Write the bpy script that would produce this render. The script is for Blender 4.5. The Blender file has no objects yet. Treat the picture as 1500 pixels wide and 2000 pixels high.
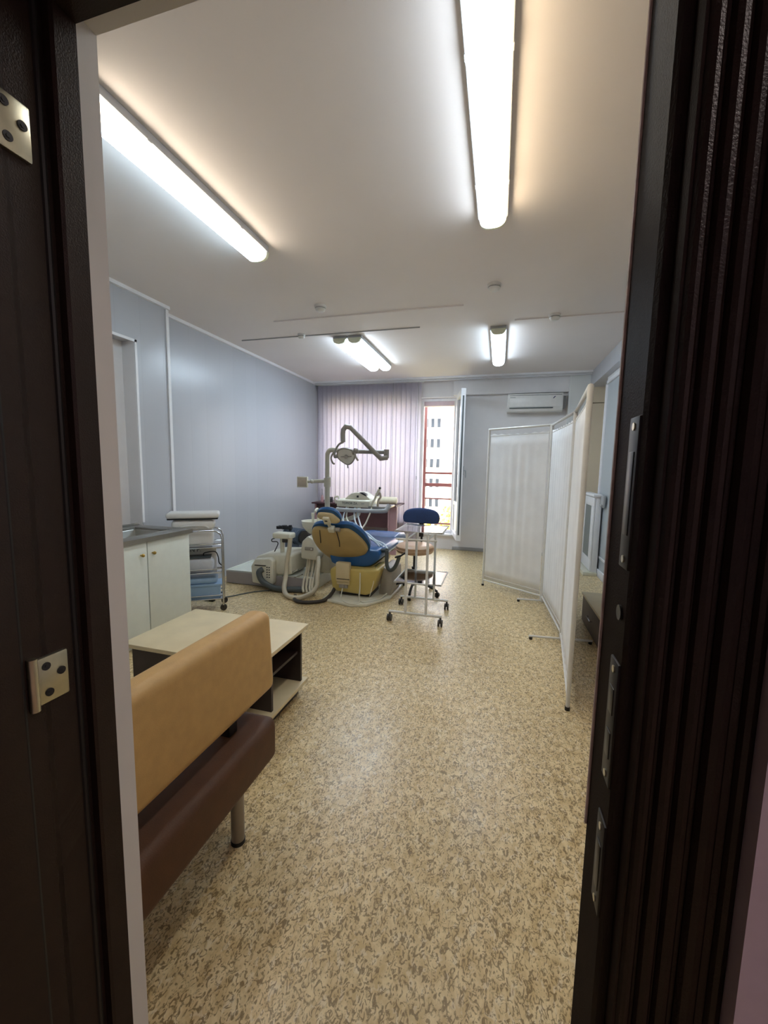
import bpy, bmesh, math, random
from mathutils import Vector, Matrix
random.seed(4)
SC = bpy.context.scene
COL = SC.collection
PI = math.pi

# ------------------------------------------------------------------ camera
CAM_H = 1.40
yaw, pitch, roll, fpx = -0.27278522, -0.10997263, 0.01856104, 793.01
fwd = Vector((math.sin(yaw)*math.cos(pitch), math.cos(yaw)*math.cos(pitch), math.sin(pitch)))
rgt = Vector((math.cos(yaw), -math.sin(yaw), 0))
up = rgt.cross(fwd)
r2 = rgt*math.cos(roll) + up*math.sin(roll)
u2 = up*math.cos(roll) - rgt*math.sin(roll)
cd = bpy.data.cameras.new('camera')
cam = bpy.data.objects.new('camera', cd)
COL.objects.link(cam)
cam.matrix_world = Matrix(((r2.x, u2.x, -fwd.x, 0), (r2.y, u2.y, -fwd.y, 0), (r2.z, u2.z, -fwd.z, CAM_H), (0, 0, 0, 1)))
cd.sensor_fit = 'HORIZONTAL'
cd.sensor_width = 36.0
cd.lens = 36.0*fpx/1500
cd.clip_start = 0.02
cd.clip_end = 400
SC.camera = cam

# ------------------------------------------------------------------ light, exposure
SKY = 4.6
LAMP = 11.0
SUN = 1.5
CORRIDOR = 8.5
EXPOSURE = 0.9
w = bpy.data.worlds.new('sky')
SC.world = w
w.use_nodes = True
nt = w.node_tree
bg = nt.nodes['Background']
tc = nt.nodes.new('ShaderNodeTexCoord')
sep = nt.nodes.new('ShaderNodeSeparateXYZ')
rmp = nt.nodes.new('ShaderNodeValToRGB')
nt.links.new(tc.outputs['Generated'], sep.inputs[0])
nt.links.new(sep.outputs['Z'], rmp.inputs[0])
rmp.color_ramp.elements[0].color = (1, .97, .95, 1)
rmp.color_ramp.elements[1].color = (.72, .84, 1, 1)
rmp.color_ramp.elements[1].position = .7
nt.links.new(rmp.outputs[0], bg.inputs['Color'])
bg.inputs['Strength'].default_value = SKY

def light(name, kind, loc, rot, energy, color=(1, 1, 1), **k):
    d = bpy.data.lights.new(name, kind)
    d.energy = energy
    d.color = color
    for a, b in k.items():
        setattr(d, a, b)
    o = bpy.data.objects.new(name, d)
    COL.objects.link(o)
    o.location = loc
    o.rotation_euler = rot
    return o

light('sun', 'SUN', (0, -20, 40), (math.radians(48), 0, math.radians(-25)), SUN, (1, .93, .82), angle=.02)
light('corridor_fill', 'AREA', (1.15, .20, 2.70), (0, 0, 0), CORRIDOR, (1, .86, .80), shape='RECTANGLE', size=.4, size_y=.3)  # unseen light added in the corridor, placed to brighten the open door leaf

vs = SC.view_settings
vs.view_transform = 'Standard'
vs.look = 'None'
vs.exposure = EXPOSURE
vs.gamma = 1.0
vs.use_curve_mapping = False

# ------------------------------------------------------------------ materials
def lin(h):
    c = [int(h[i:i+2], 16)/255 for i in (0, 2, 4)]
    return tuple(x/12.92 if x <= .04045 else ((x+.055)/1.055)**2.4 for x in c)

class NT:
    def __init__(s, name):
        s.m = bpy.data.materials.new(name)
        s.m.use_nodes = True
        s.t = s.m.node_tree
        s.b = s.t.nodes['Principled BSDF']
        s.out = s.t.nodes['Material Output']
    def n(s, kind, **k):
        x = s.t.nodes.new('ShaderNode'+kind)
        for a, b in k.items():
            setattr(x, a, b)
        return x
    def l(s, a, b):
        s.t.links.new(a, b)
    def math(s, op, a, b=None, c=None):
        x = s.n('Math', operation=op)
        for i, q in enumerate((a, b, c)):
            if q is None:
                continue
            if isinstance(q, (int, float)):
                x.inputs[i].default_value = q
            else:
                s.l(q, x.inputs[i])
        return x.outputs[0]

def mat(name, hexc, rough=.5, metal=0.0, var=.06, scale=18, bump=0.0, bscale=None, spec=.5, coat=0.0):
    """plain surface with a slight procedural unevenness of colour and gloss"""
    s = NT(name)
    c = lin(hexc)
    g = s.n('TexCoord')
    no = s.n('TexNoise')
    no.inputs['Scale'].default_value = scale
    no.inputs['Detail'].default_value = 3
    s.l(g.outputs['Object'], no.inputs['Vector'])
    r = s.n('ValToRGB')
    r.color_ramp.elements[0].position = .3
    r.color_ramp.elements[1].position = .7
    r.color_ramp.elements[0].color = (*[max(0, x*(1-var)) for x in c], 1)
    r.color_ramp.elements[1].color = (*[min(1, x*(1+var)) for x in c], 1)
    s.l(no.outputs['Fac'], r.inputs[0])
    s.l(r.outputs[0], s.b.inputs['Base Color'])
    s.b.inputs['Roughness'].default_value = rough
    s.b.inputs['Metallic'].default_value = metal
    s.b.inputs['Specular IOR Level'].default_value = spec
    s.b.inputs['Coat Weight'].default_value = coat
    if bump:
        n2 = s.n('TexNoise')
        n2.inputs['Scale'].default_value = bscale or scale*10
        n2.inputs['Detail'].default_value = 4
        s.l(g.outputs['Object'], n2.inputs['Vector'])
        bp = s.n('Bump')
        bp.inputs['Strength'].default_value = bump
        bp.inputs['Distance'].default_value = .004
        s.l(n2.outputs['Fac'], bp.inputs['Height'])
        s.l(bp.outputs[0], s.b.inputs['Normal'])
    return s.m

def glass(name, tint=(1, 1, 1), extra=.0, rough=.02):
    s = NT(name)
    tr = s.n('BsdfTransparent')
    tr.inputs['Color'].default_value = (*tint, 1)
    gl = s.n('BsdfGlossy')
    gl.inputs['Roughness'].default_value = rough
    fr = s.n('Fresnel')
    fr.inputs['IOR'].default_value = 1.5
    no = s.n('TexNoise')
    no.inputs['Scale'].default_value = 4
    k = s.math('MULTIPLY_ADD', no.outputs['Fac'], .02, extra)
    f = s.math('ADD', fr.outputs[0], k)
    mx = s.n('MixShader')
    s.l(f, mx.inputs[0])
    s.l(tr.outputs[0], mx.inputs[1])
    s.l(gl.outputs[0], mx.inputs[2])
    s.l(mx.outputs[0], s.out.inputs['Surface'])
    return s.m

def lamp_mat(name, a, b, strength):
    """acrylic diffuser over two tubes: colour a on the -x side, b on the +x side"""
    s = NT(name)
    g = s.n('TexCoord')
    sp = s.n('SeparateXYZ')
    s.l(g.outputs['Object'], sp.inputs[0])
    no = s.n('TexNoise')
    no.inputs['Scale'].default_value = 5
    s.l(g.outputs['Object'], no.inputs['Vector'])
    f = s.math('MULTIPLY_ADD', sp.outputs['X'], 9.0, .5)
    f2 = s.math('MULTIPLY_ADD', no.outputs['Fac'], .3, -.15)
    r = s.n('ValToRGB')
    r.color_ramp.elements[0].position = .2
    r.color_ramp.elements[1].position = .8
    r.color_ramp.elements[0].color = (*a, 1)
    r.color_ramp.elements[1].color = (*b, 1)
    s.l(s.math('ADD', f, f2), r.inputs[0])
    s.l(r.outputs[0], s.b.inputs['Emission Color'])
    s.b.inputs['Emission Strength'].default_value = strength
    s.b.inputs['Base Color'].default_value = (.8, .8, .78, 1)
    return s.m

def panel_mat(name, hexc, axis, pitch_, rough=.28, off=0.0):
    """PVC wall panelling: boards with a groove every pitch_ metres along an axis"""
    s = NT(name)
    g = s.n('NewGeometry')
    sp = s.n('SeparateXYZ')
    s.l(g.outputs['Position'], sp.inputs[0])
    v = s.math('DIVIDE', s.math('ADD', sp.outputs[axis], off), pitch_)
    fr = s.math('FRACT', v)
    edge = s.math('LESS_THAN', fr, .012)
    wn = s.n('TexWhiteNoise', noise_dimensions='1D')
    s.l(s.math('FLOOR', v), wn.inputs['W'])
    c = lin(hexc)
    mx = s.n('MixRGB')
    mx.inputs[1].default_value = (*[x*.985 for x in c], 1)
    mx.inputs[2].default_value = (*[min(1, x*1.01) for x in c], 1)
    s.l(wn.outputs['Value'], mx.inputs[0])
    m2 = s.n('MixRGB')
    m2.inputs[2].default_value = (*[x*.88 for x in c], 1)
    s.l(edge, m2.inputs[0])
    s.l(mx.outputs[0], m2.inputs[1])
    s.l(m2.outputs[0], s.b.inputs['Base Color'])
    s.b.inputs['Roughness'].default_value = rough
    bp = s.n('Bump')
    bp.inputs['Strength'].default_value = .15
    bp.inputs['Distance'].default_value = .02
    h = s.math('ABSOLUTE', s.math('SUBTRACT', fr, .5))
    s.l(s.math('MULTIPLY', s.math('POWER', h, 4.0), -3.0), bp.inputs['Height'])
    s.l(bp.outputs[0], s.b.inputs['Normal'])
    return s.m

def floor_mat():
    s = NT('speckled linoleum')
    g = s.n('NewGeometry')
    mp = s.n('Mapping')
    mp.inputs['Scale'].default_value = (1, .62, 1)
    s.l(g.outputs['Position'], mp.inputs['Vector'])
    def noise(sc, det, ro=.55, dist=0.0):
        x = s.n('TexNoise')
        x.inputs['Scale'].default_value = sc
        x.inputs['Detail'].default_value = det
        x.inputs['Roughness'].default_value = ro
        x.inputs['Distortion'].default_value = dist
        s.l(mp.outputs[0], x.inputs['Vector'])
        return x.outputs['Fac']
    def ramp(fac, p0, p1, a, b):
        r = s.n('ValToRGB')
        r.color_ramp.elements[0].position = p0
        r.color_ramp.elements[1].position = p1
        r.color_ramp.elements[0].color = (*a, 1)
        r.color_ramp.elements[1].color = (*b, 1)
        s.l(fac, r.inputs[0])
        return r.outputs[0]
    base = ramp(noise(30, 3), .36, .64, lin('d8bc88'), lin('f2dcae'))
    spots = ramp(noise(80, 3, .62, 1.6), .50, .585, (0, 0, 0), (1, 1, 1))
    pale = ramp(noise(45, 2, .5, .5), .58, .66, (0, 0, 0), (1, 1, 1))
    m1 = s.n('MixRGB')
    s.l(s.math('MULTIPLY', pale, .55), m1.inputs[0])
    s.l(base, m1.inputs[1])
    m1.inputs[2].default_value = (*lin('f6e8cc'), 1)
    m2 = s.n('MixRGB')
    s.l(s.math('MULTIPLY', spots, .80), m2.inputs[0])
    s.l(m1.outputs[0], m2.inputs[1])
    m2.inputs[2].default_value = (*lin('785c34'), 1)
    m3 = s.n('MixRGB', blend_type='MULTIPLY')
    m3.inputs[0].default_value = 1
    s.l(m2.outputs[0], m3.inputs[1])
    s.l(ramp(noise(1.3, 2), .3, .7, (.86, .86, .84), (1, 1, 1)), m3.inputs[2])
    s.l(m3.outputs[0], s.b.inputs['Base Color'])
    s.l(s.math('MULTIPLY_ADD', noise(9, 3), .25, .22), s.b.inputs['Roughness'])
    return s.m

def facade_mat():
    s = NT('panel block facade')
    g = s.n('TexCoord')
    br = s.n('TexBrick')
    br.inputs['Scale'].default_value = 1
    br.inputs['Color1'].default_value = (*lin('e9e2df'), 1)
    br.inputs['Color2'].default_value = (*lin('e4d3cf'), 1)
    br.inputs['Mortar'].default_value = (*lin('c4bcb8'), 1)
    br.inputs['Mortar Size'].default_value = .012
    br.inputs['Brick Width'].default_value = 3.2
    br.inputs['Row Height'].default_value = 2.9
    br.offset = 0
    mp = s.n('Mapping')
    mp.inputs['Rotation'].default_value = (-PI/2, 0, 0)
    s.l(g.outputs['Object'], mp.inputs[0])
    s.l(mp.outputs[0], br.inputs['Vector'])
    s.l(br.outputs['Color'], s.b.inputs['Base Color'])
    s.b.inputs['Roughness'].default_value = .9
    return s.m

def door_mat():
    s = NT('dark hammered door paint')
    d = s.n('BsdfDiffuse')
    g = s.n('BsdfGlossy')
    g.inputs['Roughness'].default_value = .38
    tc_ = s.n('TexCoord')
    no = s.n('TexNoise')
    no.inputs['Scale'].default_value = 420
    no.inputs['Detail'].default_value = 3
    s.l(tc_.outputs['Object'], no.inputs['Vector'])
    n2 = s.n('TexNoise')
    n2.inputs['Scale'].default_value = 35
    s.l(tc_.outputs['Object'], n2.inputs['Vector'])
    r = s.n('ValToRGB')
    r.color_ramp.elements[0].color = (*lin('1f1513'), 1)
    r.color_ramp.elements[1].color = (*lin('2c1f19'), 1)
    s.l(n2.outputs['Fac'], r.inputs[0])
    s.l(r.outputs[0], d.inputs['Color'])
    bp = s.n('Bump')
    bp.inputs['Strength'].default_value = .25
    bp.inputs['Distance'].default_value = .003
    s.l(no.outputs['Fac'], bp.inputs['Height'])
    s.l(bp.outputs[0], d.inputs['Normal'])
    s.l(bp.outputs[0], g.inputs['Normal'])
    mx = s.n('MixShader')
    mx.inputs[0].default_value = .035
    s.l(d.outputs[0], mx.inputs[1])
    s.l(g.outputs[0], mx.inputs[2])
    s.l(mx.outputs[0], s.out.inputs['Surface'])
    return s.m

def blind_mat():
    s = NT('blind fabric')
    d = s.n('BsdfDiffuse')
    t = s.n('BsdfTranslucent')
    g = s.n('TexCoord')
    no = s.n('TexNoise')
    no.inputs['Scale'].default_value = 40
    s.l(g.outputs['Object'], no.inputs['Vector'])
    r = s.n('ValToRGB')
    r.color_ramp.elements[0].color = (.80, .77, .84, 1)
    r.color_ramp.elements[1].color = (.88, .85, .91, 1)
    s.l(no.outputs['Fac'], r.inputs[0])
    for x in (d, t):
        s.l(r.outputs[0], x.inputs['Color'])
    mx = s.n('MixShader')
    mx.inputs[0].default_value = .68
    s.l(d.outputs[0], mx.inputs[1])
    s.l(t.outputs[0], mx.inputs[2])
    s.l(mx.outputs[0], s.out.inputs['Surface'])
    return s.m

M = dict(
    floor=floor_mat(),
    ceil=mat('matt ceiling paint', 'e6dfdc', .8, var=.015, scale=2),
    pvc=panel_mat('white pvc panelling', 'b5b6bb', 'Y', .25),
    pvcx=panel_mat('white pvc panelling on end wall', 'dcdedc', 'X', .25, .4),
    plaster=mat('pale plaster', 'e3e0e0', .7, var=.03, scale=4),
    reveal=mat('white painted reveal', 'cfcdcb', .6, var=.03, scale=5),
    corridor=mat('mauve corridor paint', 'd6cad8', .8, var=.05, scale=30),
    beigewall=mat('beige wall board', 'cbbda4', .6, var=.03, scale=3),
    trim=mat('white plastic trim', 'e9e8ea', .35, var=.02),
    greyfront=mat('grey beige board', 'a29a97', .6, var=.06, scale=5),
    greytrim=mat('grey moulding', 'a3a2a2', .5, var=.03),
    steel_door=door_mat(),
    edgehighlight=mat('pale highlight on worn edge', 'dccac6', .4, 0, var=.2, scale=60),
    gasket=mat('black rubber gasket', '0b0a0b', .6, var=.1),
    zinc=mat('zinc plated steel', 'c9c5b0', .32, 1, var=.12, scale=30),
    darksteel=mat('worn dark steel', '2b2a2d', .5, .5, var=.2),
    whitemetal=mat('white enamelled tube', 'dfddd9', .35, var=.04),
    whitelam=mat('white laminate', 'd9dcd2', .4, var=.02),
    whiteplast=mat('white plastic', 'dcdad6', .35, var=.03),
    creamplast=mat('cream enamel', 'd6d2c0', .35, var=.04),
    greyplast=mat('light grey plastic', 'a9aaac', .4, var=.04),
    steel=mat('stainless steel', '9d9b95', .38, 1, var=.08, scale=12),
    chrome=mat('chrome', 'c4c6ca', .15, 1, var=.05),
    brass=mat('brass knob', 'b89a55', .3, 1, var=.08),
    black=mat('black plastic', '17171a', .4, var=.1),
    beechtop=mat('pale beech laminate', 'd9c9a4', .45, var=.05, scale=9),
    wenge=mat('dark wenge laminate', '352a2a', .45, var=.15, scale=14),
    tan=mat('tan leatherette', 'c49d62', .5, var=.06, scale=25, bump=.12, bscale=320),
    brown=mat('brown leatherette', '54331a', .6, var=.12, scale=25, bump=.15, bscale=320),
    legmetal=mat('silver painted leg', '9a9188', .35, .6, var=.06),
    shell=mat('cream yellow chair shell', 'b39a68', .42, var=.05, scale=8),
    creamshell=mat('cream headrest shell', 'c9b893', .4, var=.04),
    yellow=mat('pale yellow chair base', 'bfa962', .4, var=.05, scale=8),
    blue=mat('blue vinyl', '1f5387', .3, var=.08, scale=10),
    navy=mat('navy fabric', '2b4372', .8, var=.1, scale=60),
    bellows=mat('grey beige cover', '9d968c', .5, var=.06),
    hosebeige=mat('beige hose', 'c0b59d', .45, var=.05),
    hosegrey=mat('dark grey hose', '4b5152', .45, var=.08),
    hoseblack=mat('black brown hose', '3a342f', .5, var=.08),
    tubeblue=mat('pale blue tubing', 'd5e2ea', .3, var=.05),
    lampgrey=mat('grey lamp arm enamel', '8f8a84', .4, var=.05),
    postcream=mat('cream grey post enamel', 'b9b5a6', .4, var=.04),
    mirror=mat('lamp reflector', 'd8d8d6', .4, .6, var=.05),
    viewer=mat('beige viewer screen', 'b9ac9b', .5, var=.06),
    motor=mat('blue grey motor paint', '5d6877', .45, .3, var=.2, scale=30),
    desk=mat('dark cherry board', '4a2c30', .45, var=.1, scale=10),
    deskside=mat('mauve cherry laminate', 'a58184', .4, var=.05, scale=10),
    seatbeige=mat('beige stool leatherette', 'bd9877', .38, var=.05),
    screen=mat('white screen cloth', 'eeeeee', .85, var=.04, scale=6, bump=.1, bscale=90),
    tub=mat('blue plastic', '8ea9c4', .4, var=.05),
    tubgrey=mat('grey white plastic', 'c4c6cc', .4, var=.04),
    cream=mat('cream vinyl bolster', 'efe3c4', .5, var=.03),
    pinkwhite=mat('pale pinkish paint', 'd9c3c8', .5, var=.03),
    pink=mat('pinkish plastic', 'b98a8a', .5, var=.05),
    panelgrey=mat('frosted grey glass', 'aeb4b8', .3, var=.03, scale=3),
    darkglass=mat('dark grey glass', '6b6f6e', .12, var=.06, scale=3),
    drawer=mat('dark brown drawer laminate', '544541', .45, var=.1, scale=14),
    railred=mat('red brown rail paint', '5c2e2b', .55, var=.1),
    concrete=mat('concrete', 'b8b2a8', .9, var=.1, scale=3),
    facade=facade_mat(),
    winglass=mat('distant window glass', '3c414a', .6, var=.2, scale=1, spec=.1),
    pinkwall=mat('pink facade plaster', 'e0a595', .9, var=.05),
    grass=mat('yellow autumn grass', 'cdb865', .95, var=.3, scale=.6),
    leaf=mat('yellow foliage', 'd8b650', .9, var=.35, scale=3),
    trunk=mat('bark', '6d5a48', .9, var=.2),
    ink=mat('dark ink', '262a33', .6, var=.05),
    inkgrey=mat('faded grey ink', '8a9090', .6, var=.05),
    navyink=mat('navy emblem', '20285e', .4, var=.05),
    blind=blind_mat(),
    glass=glass('clear glass'),
    trayglass=glass('tray glass', (.95, .985, .99), .05, .05),
)
COOL, WARM = (.80, .91, 1.0), (1.0, .80, .54)
M['lamp_near'] = lamp_mat('near diffuser', COOL, WARM, LAMP)
M['lamp_left'] = lamp_mat('left diffuser', (.64, .85, 1.0), (1.0, .86, .68), LAMP)
M['lamp_far'] = lamp_mat('far diffuser', (.66, .84, 1.0), (.73, .87, 1.0), LAMP*1.35)
M['cap'] = mat('translucent lamp end cap', 'd9dcc4', .4, var=.03)

# ------------------------------------------------------------------ mesh helpers
def catmull(pts, k=6, closed=False):
    pts = [Vector(p) for p in pts]
    n = len(pts)
    out = []
    rng = n if closed else n-1
    for i in range(rng):
        if closed:
            p0, p1, p2, p3 = (pts[(i+j-1) % n] for j in range(4))
        else:
            p0, p1, p2, p3 = pts[max(i-1, 0)], pts[i], pts[i+1], pts[min(i+2, n-1)]
        for j in range(k):
            t = j/k
            out.append(.5*((2*p1)+(p2-p0)*t+(2*p0-5*p1+4*p2-p3)*t*t+(3*p1-p0-3*p2+p3)*t**3))
    if not closed:
        out.append(pts[-1])
    return out

class MB:
    def __init__(s, T=None):
        s.bm = bmesh.new()
        s.T = T
    def _new(s, fn):
        before = set(s.bm.verts)
        r = fn()
        return [v for v in s.bm.verts if v not in before]
    def box(s, x0, x1, y0, y1, z0, z1, bev=0.0, seg=2, M_=None):
        b = bmesh.new()
        bmesh.ops.create_cube(b, size=1)
        bmesh.ops.scale(b, vec=(abs(x1-x0), abs(y1-y0), abs(z1-z0)), verts=b.verts)
        if bev:
            bev = min(bev, .49*min(abs(x1-x0), abs(y1-y0), abs(z1-z0)))
            bmesh.ops.bevel(b, geom=list(b.edges), offset=bev, segments=seg, profile=.5, affect='EDGES')
        bmesh.ops.translate(b, vec=((x0+x1)/2, (y0+y1)/2, (z0+z1)/2), verts=b.verts)
        if M_:
            bmesh.ops.transform(b, matrix=M_, verts=b.verts)
        s._join(b)
        return s
    def _join(s, b):
        me = bpy.data.meshes.new('t')
        b.to_mesh(me)
        b.free()
        s.bm.from_mesh(me)
        bpy.data.meshes.remove(me)
    def tube(s, pts, r, seg=10, smooth=0, closed=False, r_end=None):
        if smooth:
            pts = catmull(pts, smooth, closed)
        else:
            pts = [Vector(p) for p in pts]
        n = len(pts)
        b = s.bm
        rings = []
        nrm = None
        for i in range(n):
            if closed:
                d = (pts[(i+1) % n]-pts[i-1]).normalized()
            elif i == 0:
                d = (pts[1]-pts[0]).normalized()
            elif i == n-1:
                d = (pts[-1]-pts[-2]).normalized()
            else:
                a = (pts[i]-pts[i-1]).normalized()
                c = (pts[i+1]-pts[i]).normalized()
                d = (a+c)
                d = d.normalized() if d.length > 1e-6 else c
            if nrm is None:
                nrm = d.cross(Vector((0, 0, 1)))
                if nrm.length < 1e-3:
                    nrm = d.cross(Vector((1, 0, 0)))
            nrm = (nrm-d*nrm.dot(d)).normalized()
            bi = d.cross(nrm)
            k = 1.0
            if 0 < i < n-1 and not closed:
                a = (pts[i]-pts[i-1]).normalized()
                k = 1/max(.6, a.dot(d))
            rr = r if r_end is None else r+(r_end-r)*i/(n-1)
            rings.append([b.verts.new(pts[i]+(nrm*math.cos(2*PI*j/seg)+bi*math.sin(2*PI*j/seg))*rr*k) for j in range(seg)])
        rng = n if closed else n-1
        for i in range(rng):
            A, B = rings[i], rings[(i+1) % n]
            for j in range(seg):
                b.faces.new((A[j], A[(j+1) % seg], B[(j+1) % seg], B[j]))
        if not closed:
            b.faces.new(rings[0][::-1])
            b.faces.new(rings[-1])
        return s
    def cyl(s, a, c, r, seg=20, r2=None):
        return s.tube([a, c], r, seg, r_end=r2)
    def lathe(s, prof, cx, cy, seg=28):
        """prof: list of (radius, z) from bottom to top"""
        b = s.bm
        rings = []
        for r, z in prof:
            if r < 1e-5:
                rings.append([b.verts.new((cx, cy, z))])
            else:
                rings.append([b.verts.new((cx+r*math.cos(2*PI*j/seg), cy+r*math.sin(2*PI*j/seg), z)) for j in range(seg)])
        for A, B in zip(rings, rings[1:]):
            for j in range(seg):
                q = [A[j % len(A)], A[(j+1) % len(A)], B[(j+1) % len(B)], B[j % len(B)]]
                q2 = []
                for v in q:
                    if v not in q2:
                        q2.append(v)
                if len(q2) > 2:
                    b.faces.new(q2)
        for A, rev in ((rings[0], True), (rings[-1], False)):
            if len(A) > 2:
                b.faces.new(A[::-1] if rev else A)
        return s
    def prism(s, poly, axis, a0, a1, bev=0.0, seg=2):
        """poly in the two remaining axes, extruded along axis"""
        b = bmesh.new()
        def mk(p, a):
            q = list(p)
            q.insert('xyz'.index(axis), a)
            return b.verts.new(q)
        A = [mk(p, a0) for p in poly]
        B = [mk(p, a1) for p in poly]
        n = len(poly)
        for i in range(n):
            b.faces.new((A[i], A[(i+1) % n], B[(i+1) % n], B[i]))
        b.faces.new(A[::-1])
        b.faces.new(B)
        bmesh.ops.recalc_face_normals(b, faces=b.faces)
        if bev:
            bmesh.ops.bevel(b, geom=list(b.edges), offset=bev, segments=seg, profile=.5, affect='EDGES')
        s._join(b)
        return s
    def dome(s, poly, O, u, v, n, t, bulge, back=0.0, k=4):
        """padded plate: outline poly (u, v), rim from 0 to t along n, domed out by bulge; the back domed by back"""
        O, u, v, n = Vector(O), Vector(u), Vector(v), Vector(n)
        pl = catmull([(p[0], p[1], 0) for p in poly], k, True)
        cx = sum(p.x for p in pl)/len(pl)
        cy = sum(p.y for p in pl)/len(pl)
        b = s.bm
        rings = []
        S = [.0, .3, .6, .8, .92, .98, 1.0]
        for sc in S:
            h = -back*math.sqrt(max(0, 1-sc*sc))
            rings.append((sc, h))
        rings += [(1.0, t*.5)]
        for sc in S[::-1]:
            rings.append((sc, t+bulge*math.sqrt(max(0, 1-sc*sc))))
        vs_ = []
        for sc, h in rings:
            if sc == 0:
                vs_.append([b.verts.new(O+u*cx+v*cy+n*h)])
            else:
                vs_.append([b.verts.new(O+u*(cx+(p.x-cx)*sc)+v*(cy+(p.y-cy)*sc)+n*h) for p in pl])
        m = len(pl)
        for A, B in zip(vs_, vs_[1:]):
            for j in range(m):
                q = [A[j % len(A)], A[(j+1) % m % len(A)], B[(j+1) % m % len(B)], B[j % len(B)]]
                q2 = []
                for x in q:
                    if x not in q2:
                        q2.append(x)
                if len(q2) > 2:
                    b.faces.new(q2)
        return s
    def sphere(s, c, r, sc=(1, 1, 1), u=16, v=10):
        b = bmesh.new()
        bmesh.ops.create_uvsphere(b, u_segments=u, v_segments=v, radius=r)
        bmesh.ops.scale(b, vec=sc, verts=b.verts)
        bmesh.ops.translate(b, vec=c, verts=b.verts)
        s._join(b)
        return s
    def grid(s, f, nu, nv):
        b = s.bm
        V = [[b.verts.new(f(i/nu, j/nv)) for j in range(nv+1)] for i in range(nu+1)]
        for i in range(nu):
            for j in range(nv):
                b.faces.new((V[i][j], V[i+1][j], V[i+1][j+1], V[i][j+1]))
        return s
    def build(s, name, m, parent=None, smooth=True, angle=40, solid=0.0):
        if s.T:
            bmesh.ops.transform(s.bm, matrix=s.T, verts=s.bm.verts)
        bmesh.ops.recalc_face_normals(s.bm, faces=s.bm.faces)
        off = Vector((0, 0, 0))
        if parent is not None:
            p = parent
            while p is not None:
                off += p.location
                p = p.parent
        else:
            xs = [v.co for v in s.bm.verts]
            lo = Vector([min(c[i] for c in xs) for i in range(3)])
            hi = Vector([max(c[i] for c in xs) for i in range(3)])
            off = Vector(((lo.x+hi.x)/2, (lo.y+hi.y)/2, lo.z))
        bmesh.ops.translate(s.bm, vec=-off, verts=s.bm.verts)
        me = bpy.data.meshes.new(name)
        s.bm.to_mesh(me)
        s.bm.free()
        if smooth:
            for p in me.polygons:
                p.use_smooth = True
            me.set_sharp_from_angle(angle=math.radians(angle))
        me.materials.append(m)
        o = bpy.data.objects.new(name, me)
        COL.objects.link(o)
        if parent is not None:
            o.parent = parent
        else:
            o.location = off
        if solid:
            md = o.modifiers.new('thickness', 'SOLIDIFY')
            md.thickness = solid
            md.offset = 0
        return o

def tag(o, label, cat, group=None):
    o['label'] = label
    o['category'] = cat
    if group:
        o['group'] = group
    return o

def thing(name, label, cat, loc, group=None):
    o = bpy.data.objects.new(name, None)
    COL.objects.link(o)
    o.location = loc
    o.empty_display_size = .05
    return tag(o, label, cat, group)

def struct(o):
    o['kind'] = 'structure'
    return o

def copy_thing(o, delta, label, parent=None):
    c = o.copy()
    COL.objects.link(c)
    if parent is None:
        c.location = o.location + Vector(delta)
        c['label'] = label
    else:
        c.parent = parent
    for ch in o.children:
        copy_thing(ch, None, None, c)
    return c

def text_mesh(txt, size, depth, name, m, parent, mw):
    cu = bpy.data.curves.new(name, 'FONT')
    cu.body = txt
    cu.size = size
    cu.extrude = depth
    cu.align_x = 'CENTER'
    cu.align_y = 'CENTER'
    t = bpy.data.objects.new('tmp', cu)
    COL.objects.link(t)
    dg = bpy.context.evaluated_depsgraph_get()
    me = bpy.data.meshes.new_from_object(t.evaluated_get(dg))
    bpy.data.objects.remove(t)
    me.transform(mw)
    off = Vector((0, 0, 0))
    p = parent
    while p is not None:
        off += p.location
        p = p.parent
    me.transform(Matrix.Translation(-off))
    me.materials.clear()
    me.materials.append(m)
    o = bpy.data.objects.new(name, me)
    COL.objects.link(o)
    o.parent = parent
    return o

# ================================================================== SETTING
XL, XR, YB, CZ = -3.24, 1.50, 7.0, 2.87
struct(MB().box(-3.6, 2.0, -2.2, 7.35, -.12, 0).build('floor', M['floor'], smooth=False))
struct(MB().box(-3.6, 2.0, -2.2, 7.35, CZ, CZ+.12).build('ceiling', M['ceil'], smooth=False))
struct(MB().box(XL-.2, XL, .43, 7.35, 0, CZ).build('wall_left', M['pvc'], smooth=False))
# pilaster by the door with its niche
NB = -3.10
pb = MB()
pb.box(XL, NB, 2.94, 3.31, 0, CZ)
pb.box(XL, NB, .58, 2.94, 2.45, CZ)
pb.box(XL, NB, .58, 1.6, 0, 2.45)
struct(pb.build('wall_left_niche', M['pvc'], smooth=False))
struct(MB().box(XL, NB-.004, 2.928, 2.9395, .80, 2.45).box(XL, XL+.006, 1.6, 2.928, .80, 2.45).build('wall_left_niche_lining', M['plaster'], smooth=False))
struct(MB().box(XL, XL+.045, 2.74, 2.80, .86, 2.40, .012).build('trim_1', M['trim']))       # pale strip inside the niche
tb = MB()
tb.box(NB-.003, NB+.010, 2.928, 2.950, .86, 2.46)
tb.box(NB-.003, NB+.010, 1.6, 2.950, 2.44, 2.462)
struct(tb.build('trim_2', M['trim']))
tb = MB()
tb.box(NB-.004, NB+.012, 3.29, 3.322, 0, CZ)
tb.box(NB, NB+.03, .58, 3.322, CZ-.03, CZ)
struct(tb.build('trim_3', M['trim']))
tb = MB()
tb.box(XL, XL+.03, 3.31, 6.98, CZ-.032, CZ)
struct(tb.build('trim_4', M['trim']))
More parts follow.
